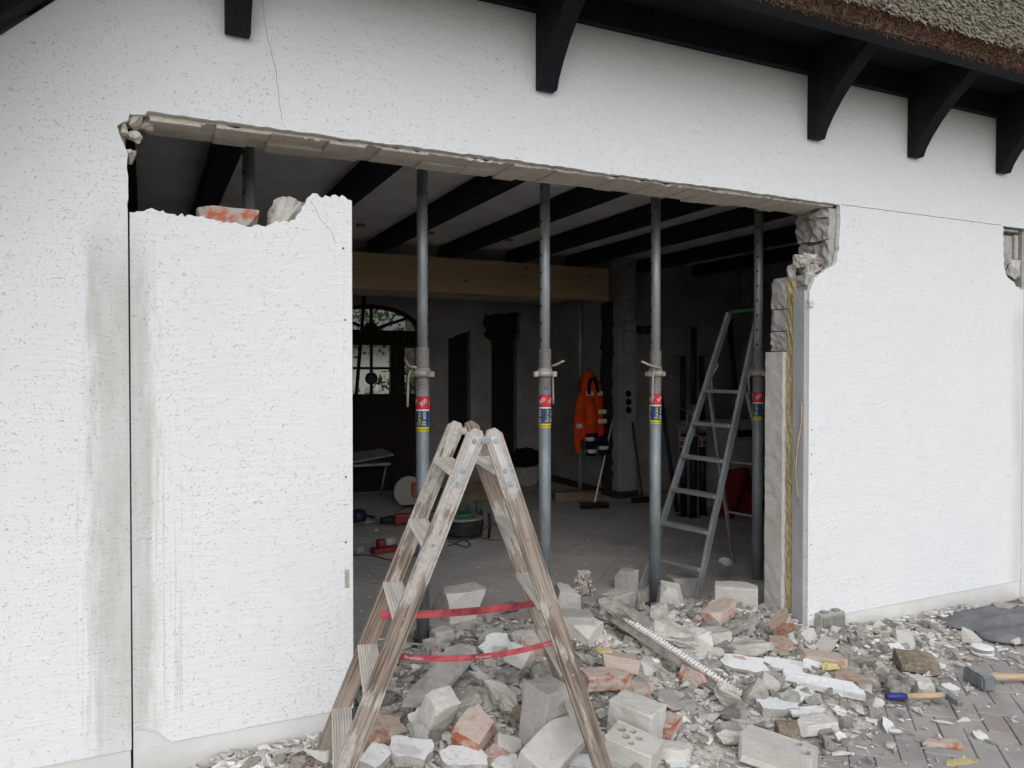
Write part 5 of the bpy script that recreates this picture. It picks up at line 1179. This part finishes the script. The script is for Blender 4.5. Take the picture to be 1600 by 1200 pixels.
# ---------------------------------------------------------------- many small pieces
rs = random.Random(99)
def templ(kind, n):
    out = []
    for k in range(n):
        s = 500 + k * 7 + len(kind)
        if kind == 'mortar': out.append(lump_mesh('mortar_fragment', 1, rs.uniform(.6, .95), rs.uniform(.35, .7), MORTAR, s, 2, .05, 10, pw=.3))
        if kind == 'block': out.append(lump_mesh('block_fragment', 1, rs.uniform(.6, .9), rs.uniform(.4, .7), KS, s, 2, .02, 9, pw=.1))
        if kind == 'brick': out.append(lump_mesh('brick_fragment', 1, rs.uniform(.5, .9), rs.uniform(.4, .7), BRICK, s, 1, .03, 9, pw=.2))
        if kind == 'flake': out.append(slab_mesh('plaster_flake', 1, rs.uniform(.5, .8), rs.uniform(.10, .2), s, [FLAKE, MORTAR], n=9, jit=.45, cuts=0, amp=.01))
        if kind == 'dark': out.append(lump_mesh('dark_fragment', 1, rs.uniform(.6, .95), rs.uniform(.4, .7), CONC, s, 2, .08, 11, pw=.45))
    return out
# noise offsets keep amp relative: templates are one metre long and scaled down
T = {k: templ(k, n) for k, n in (('mortar', 6), ('block', 5), ('brick', 3), ('flake', 5), ('dark', 3))}
INFO = {'mortar': ('mortar_fragment', 'fist-sized grey mortar fragment among the rubble', 'rubble piece', 'small mortar fragments in the heap'), 'block': ('block_fragment', 'small pale block fragment among the rubble', 'rubble piece', 'small block fragments in the heap'),
        'brick': ('brick_fragment', 'small red brick fragment among the rubble', 'rubble piece', 'small brick fragments in the heap'), 'flake': ('plaster_flake', 'small white plaster flake among the rubble', 'plaster flake', 'small plaster flakes in the heap'), 'dark': ('dark_fragment', 'small dark mortar fragment among the rubble', 'rubble piece', 'small dark fragments in the heap')}
LAND = [(onG(a, b), t) for a, b, t in ((610, 1080, 'the left ladder treads'), (575, 1180, 'the left ladder feet'), (661, 1005, 'the second prop foot'), (722, 962, 'the big block behind the upper strap'), (690, 1090, 'the diagonal dusty slab'), (692, 1150, 'the tilted rectangular block'), (745, 1158, 'the chipped orange brick'),
    (640, 1186, 'the thick white slab'), (800, 1060, 'the dark lumps under the straps'), (846, 1168, 'the upright smooth block'), (870, 1195, 'the large tilted block'), (945, 1080, 'the orange bricks'), (992, 1150, 'the clean-cut block'), (985, 1196, 'the five-hole block'), (1023, 955, 'the third prop foot'), (966, 955, 'the angular white block'), (912, 930, 'the standing lath'),
    (920, 1008, 'the lath fragment'), (1055, 1050, 'the lath strip'), (1120, 1095, 'the lower end of the lath strip'), (1090, 1062, 'the red brick with pale end'), (1087, 945, 'the aluminium ladder foot'), (1150, 950, 'the large shaded block'), (1126, 968, 'the pale dusty brick'), (1224, 1000, 'the brick at the jamb'), (1163, 1045, 'the high white flake'), (1105, 1005, 'the level grey block'),
    (1288, 1075, 'the white board strip'), (1284, 1036, 'the long pink brick'), (1215, 1110, 'the scored white flake'), (1214, 1194, 'the two-hole block'), (1232, 1160, 'the brown stone cube'), (1396, 1088, 'the conglomerate lump'), (1430, 1100, 'the brick hammer'), (1436, 1044, 'the brown stone slab'), (1530, 1070, 'the sledgehammer'), (1291, 990, 'the wall socket'), (1148, 1155, 'the whitish wedge'), (1046, 1105, 'the diamond-shaped slab'), (1048, 1178, 'the flat pale fragment'))]
USED = set()
def pxy(p):
    d = Vector(p) - CAM; z = d.dot(_f); return 800 + FPX * d.dot(_r) / z, 600 - FPX * d.dot(_u) / z
def where(x, y, s, lb):
    p = Vector((x, y, gz(x, y))); q, t = min(LAND, key=lambda k: (k[0] - p).length); (ax, ay), (bx, by) = pxy(p), pxy(q)
    dx, dy = ax - bx, (ay - by) * 1.8
    w = ('right of ' if dx > 0 else 'left of ') if abs(dx) > abs(dy) else ('in front of ' if dy > 0 else 'behind ')
    base = lb.replace(' among the rubble', '').replace('fist-sized ', '').replace('small ', ''); size = 'tiny ' if s < .052 else ('small ' if s < .075 else ('hand-sized ' if s < .1 else 'fist-sized '))
    lab = size + base + ' ' + w + t
    for q2, t2 in sorted(LAND, key=lambda k: (k[0] - p).length)[1:4]:
        if lab not in USED: break
        alt = size + base + ' ' + w + t + ' towards ' + t2
        if len(alt.split()) <= 16: lab = alt
    USED.add(lab); return lab
def zone(px, py):
    """how dense the rubble lies in the photograph's ground area (0..1)"""
    p = onZ(px, py, 0); x, y = p.x, p.y
    if x < .93 and y > -.05: return 0, x, y
    if x > 3.6 and y > -.02: return 0, x, y
    h = heap(x, y); return min(1, max(0, (h - .012) / .05)), x, y
KEEP = [(q.x, q.y, r) for q, r in ((onG(1530, 1075), .22), (onG(1400, 1104), .10), (onG(1440, 1106), .12), (onG(1480, 1106), .12), (onG(1535, 1030), .15), (onG(1470, 1164), .15), (onG(1214, 1200), .16))]
cnt = 0; tries = 0; occ = []
while cnt < 800 and tries < 60000:
    tries += 1; x = rs.uniform(.35, 4.9); y = rs.uniform(-1.3, 1.6)
    if (x < .95 and y > -.06) or (x > 3.58 and y > -.05): continue
    if any((x - a) ** 2 + (y - b) ** 2 < r * r for a, b, r in KEEP): continue
    dn = min(1, heap(x, y) / .085)
    if rs.random() > dn ** 1.2: continue
    kind = rs.choices(('mortar', 'block', 'brick', 'flake', 'dark'), (42, 28, 4, 18, 8))[0]; s = rs.choice((.05, .06, .065, .075, .085, .10, .12, .14)) * rs.uniform(.8, 1.2)
    if any((x - a) ** 2 + (y - b) ** 2 < (c + s) ** 2 * .09 for a, b, c in occ): continue
    occ.append((x, y, s)); me = rs.choice(T[kind]); nm, lb, ct, gp = INFO[kind]
    o = obj(nm, me, None, (x, y, gz(x, y) - .25 * s + .012), (rs.uniform(-.5, .5), rs.uniform(-.5, .5), rs.uniform(0, 6.28))); o.scale = (s, s, s); cnt += 1
    tag(o, where(x, y, s, lb), ct, gp)

def scatter(name, n, fn, smin, smax, weights, seed, label, power=2.5):
    """crumbs: thousands of little angular stones joined into one mesh"""
    r = np.random.default_rng(seed); tv = []
    for k in range(8):
        bm = bmesh.new(); rr_ = random.Random(seed * 50 + k)
        for q in range(9): v = Vector((rr_.gauss(0, 1), rr_.gauss(0, 1), rr_.gauss(0, 1))).normalized() * rr_.uniform(.75, 1.1); bm.verts.new((v.x, v.y * .8, v.z * .55))
        bmesh.ops.convex_hull(bm, input=bm.verts[:]); bmesh.ops.delete(bm, geom=[v for v in bm.verts if not v.link_faces], context='VERTS'); bm.verts.index_update()
        tv.append((np.array([v.co[:] for v in bm.verts]), [[v.index for v in f.verts] for f in bm.faces])); bm.free()
    VV = []; FF = []; MM = []; base = 0; got = 0; t = 0; wsum = np.cumsum(weights) / sum(weights)
    while got < n and t < n * 30:
        t += 1; q = fn(r)
        if q is None: continue
        x, y, z = q; V_, F_ = tv[r.integers(8)]; s = smin + (smax - smin) * r.random() ** power; a = r.random() * 6.28; c, q_ = math.cos(a), math.sin(a)
        st = np.array([r.choice([1, 1, 1.3, 2.2]), r.uniform(.5, 1), r.uniform(.35, 1)]); P_ = V_ * s * st; P_ = np.stack([P_[:, 0] * c - P_[:, 1] * q_ + x, P_[:, 0] * q_ + P_[:, 1] * c + y, P_[:, 2] + z + s * .25], 1)
        VV.append(P_); mi = int(np.searchsorted(wsum, r.random()))
        for f in F_: FF.append([i + base for i in f]); MM.append(mi)
        base += len(V_); got += 1
    me = bpy.data.meshes.new(name); me.from_pydata(np.concatenate(VV).tolist(), [], FF)
    for m in (MORTAR, KS, FLAKE, BRICK, CONC): me.materials.append(m)
    me.polygons.foreach_set('material_index', MM); me.update(); return tag(obj(name, me), label, 'crumbs', kind='stuff')
def f_heap(r):
    x, y = r.uniform(.15, 5.0), r.uniform(-1.4, 1.7)
    if (x < .9 and y > -.02) or (x > 3.66 and y > -.02): return None
    if r.random() > min(1, heap(x, y) / .06): return None
    return x, y, gz(x, y) - .004
scatter('rubble_crumbs', 16000, f_heap, .004, .032, (40, 24, 16, 3, 12), 1, 'loose crumbs of mortar and plaster covering the heap')
def f_pave(r):
    x, y = r.uniform(1.2, 6.5), r.uniform(-2.2, -.02); 
    w = math.exp(-max(0, -(y + .35)) / .5) if x > 3 else 1.0
    if r.random() > .12 + .88 * w * math.exp(-max(0, x - 3.8) / .8): return None
    return x, y, -.042
scatter('paving_crumbs', 5200, f_pave, .0025, .018, (40, 26, 22, 4, 8), 2, 'crumbs of plaster strewn over the brick paving', 3)
def f_wall(r):
    if r.random() < .5: x, y = r.uniform(.30, .92), -.015 - abs(r.normal(0, .09))
    else: x, y = r.uniform(3.75, 5.2), -.015 - abs(r.normal(0, .14)) * math.exp(-(3.75 - 3.75))
    return x, y, -.035 + max(0, .03 - .15 * abs(y))
scatter('plinth_stones', 900, f_wall, .006, .034, (36, 36, 18, 2, 8), 3, 'pale stones lying along the foot of the wall', 1.6)
def f_room(r):
    x, y = r.uniform(.9, 5.3), .9 + abs(r.normal(0, 1.3))
    if y > 6: return None
    return x, y, .0
scatter('floor_crumbs', 1500, f_room, .003, .016, (50, 25, 10, 2, 13), 4, 'crumbs scattered over the dusty indoor floor', 3)

# ================================================================ TOOLS AND CLOTH ON THE PAVING
p = onG(1530, 1070); sh = empty('sledgehammer', (p.x, p.y, -.037), 'sledgehammer with a blue-grey steel head and wooden handle on the paving', 'hammer'); sh.rotation_euler = (0, 0, R(-22))
bm = bmesh.new(); bmesh.ops.create_cube(bm, size=1)
for v in bm.verts: v.co = Vector((v.co.x * .075, v.co.y * .165, v.co.z * .075 + .038))
bmesh.ops.bevel(bm, geom=bm.edges[:], offset=.010, segments=2, affect='EDGES'); obj('head', bm_done(bm, 'head', STEEL), sh)
m = MB(); pts = [(.03, .01, .038), (.12, .012, .036), (.3, .016, .030), (.55, .02, .026), (.80, .024, .026)]; m.tube(pts, [.019, .020, .018, .018, .020], 12); o = m.build('handle', make_wood('sledge_handle_wood', (.46, .33, .21), (.60, .46, .32), 0, 1, 0, .2, along=0), sh)
a_ = onG(1384, 1100); b_ = onG(1480, 1101); bh = empty('brick_hammer', (a_.x, a_.y, -.008), 'brick hammer with a blue grip and wooden handle lying in the crumbs', 'hammer'); d_ = b_ - a_; bh.rotation_euler = (0, 0, math.atan2(d_.y, d_.x)); L_ = math.hypot(d_.x, d_.y)
MB().tube([(0, 0, .022), (.01, 0, .022), (.09 * L_ / .33, 0, .022), (.11 * L_ / .33, 0, .022)], [.012, .017, .0165, .014], 12).build('grip', BLUEPL, bh); MB().tube([(.10 * L_ / .33, 0, .022), (.2, 0, .022), (L_, 0, .022)], [.014, .015, .0145], 12).build('handle', make_wood('hammer_handle_wood', (.46, .33, .21), (.60, .46, .32), 0, 1, 0, .1, along=0), bh)
m = MB().prism([(L_ - .014, -.10), (L_ + .012, -.10), (L_ + .018, .02), (L_ + .018, .07), (L_ - .018, .07), (L_ - .018, .02)], 'z', .006, .036); m.build('head', STEEL, bh, bevel=.004)
p = onG(1535, 1020); sd = empty('smoke_alarm', (p.x, p.y, -.037), 'round white smoke alarm with dark slots lying on the paving', 'smoke alarm')
MB().lathe([(.056, 0), (.060, .004), (.060, .020)], 36).build('base', WHITEPL, sd)
for k in range(3): MB().lathe([(.054, .020 + k * .0065), (.052, .0250 + k * .0065)], 36).build('slot', HOLE, sd); MB().lathe([(.0605, .0248 + k * .0065), (.0605, .0265 + k * .0065)], 36).build('ring', WHITEPL, sd)
MB().lathe([(.0605, .0395), (.060, .044), (.045, .049), (.001, .051)], 36).build('cover', WHITEPL, sd)
c0 = onG(1612, 990); n = 60; vs = []
for j in range(n + 1):
    for i in range(n + 1):
        u, v = i / n - .5, j / n - .5; k = 1 / max(1e-3, math.hypot(u, v) * 2); a = math.atan2(v, u); edge = .46 + .05 * math.sin(a * 3 + 1) + .03 * math.sin(a * 7)
        m_ = max(abs(u), abs(v)) * 2; rad = m_ * edge; x, y = math.cos(a) * rad * 1.35, math.sin(a) * rad * .72
        f = (1 - m_ ** 4); z = f * .55 * (.055 + .05 * (1 - 2.2 * abs(noise.noise(Vector((x * 4.5 + y * 2, y * 6, 3))))) + .028 * (1 - 2 * abs(noise.noise(Vector((x * 11, y * 13 + x * 3, 7))))) + .09 * (1 - abs(math.sin(x * 7 + y * 13 + 2.5 * noise.noise(Vector((x * 3, y * 3, 0)))))) ** 2) + .006 * (1 - m_) + .006 + .01 * abs(noise.noise(Vector((x * 9, y * 9, 5))))
        vs.append((x, y, z))
m = MB().add(vs, [(j * (n + 1) + i, j * (n + 1) + i + 1, (j + 1) * (n + 1) + i + 1, (j + 1) * (n + 1) + i) for j in range(n) for i in range(n)], 0, True); o = m.build('grey_cloth', GREYCL, loc=(c0.x + .15, c0.y + .0, -.036), rot=(0, 0, R(-25)), fix=False); md = o.modifiers.new('s', 'SOLIDIFY'); md.thickness = .006; md.offset = 1
tag(o, 'crumpled dark grey cloth on the paving by the right wall end', 'cloth')
put('pale_stone', lump_mesh('pale_stone', .075, .05, .035, KS, 140, 2, .006), 1588, 1008, (0, 0, -10), 'pale stone lying on the lower edge of the grey cloth', 'stone', lift=.02)
put('pale_stone', lump_mesh('pale_stone', .035, .03, .03, KS, 141, 2, .004), 1562, 972, (0, 0, 20), 'small pale stone on top of the grey cloth', 'stone', lift=.07)
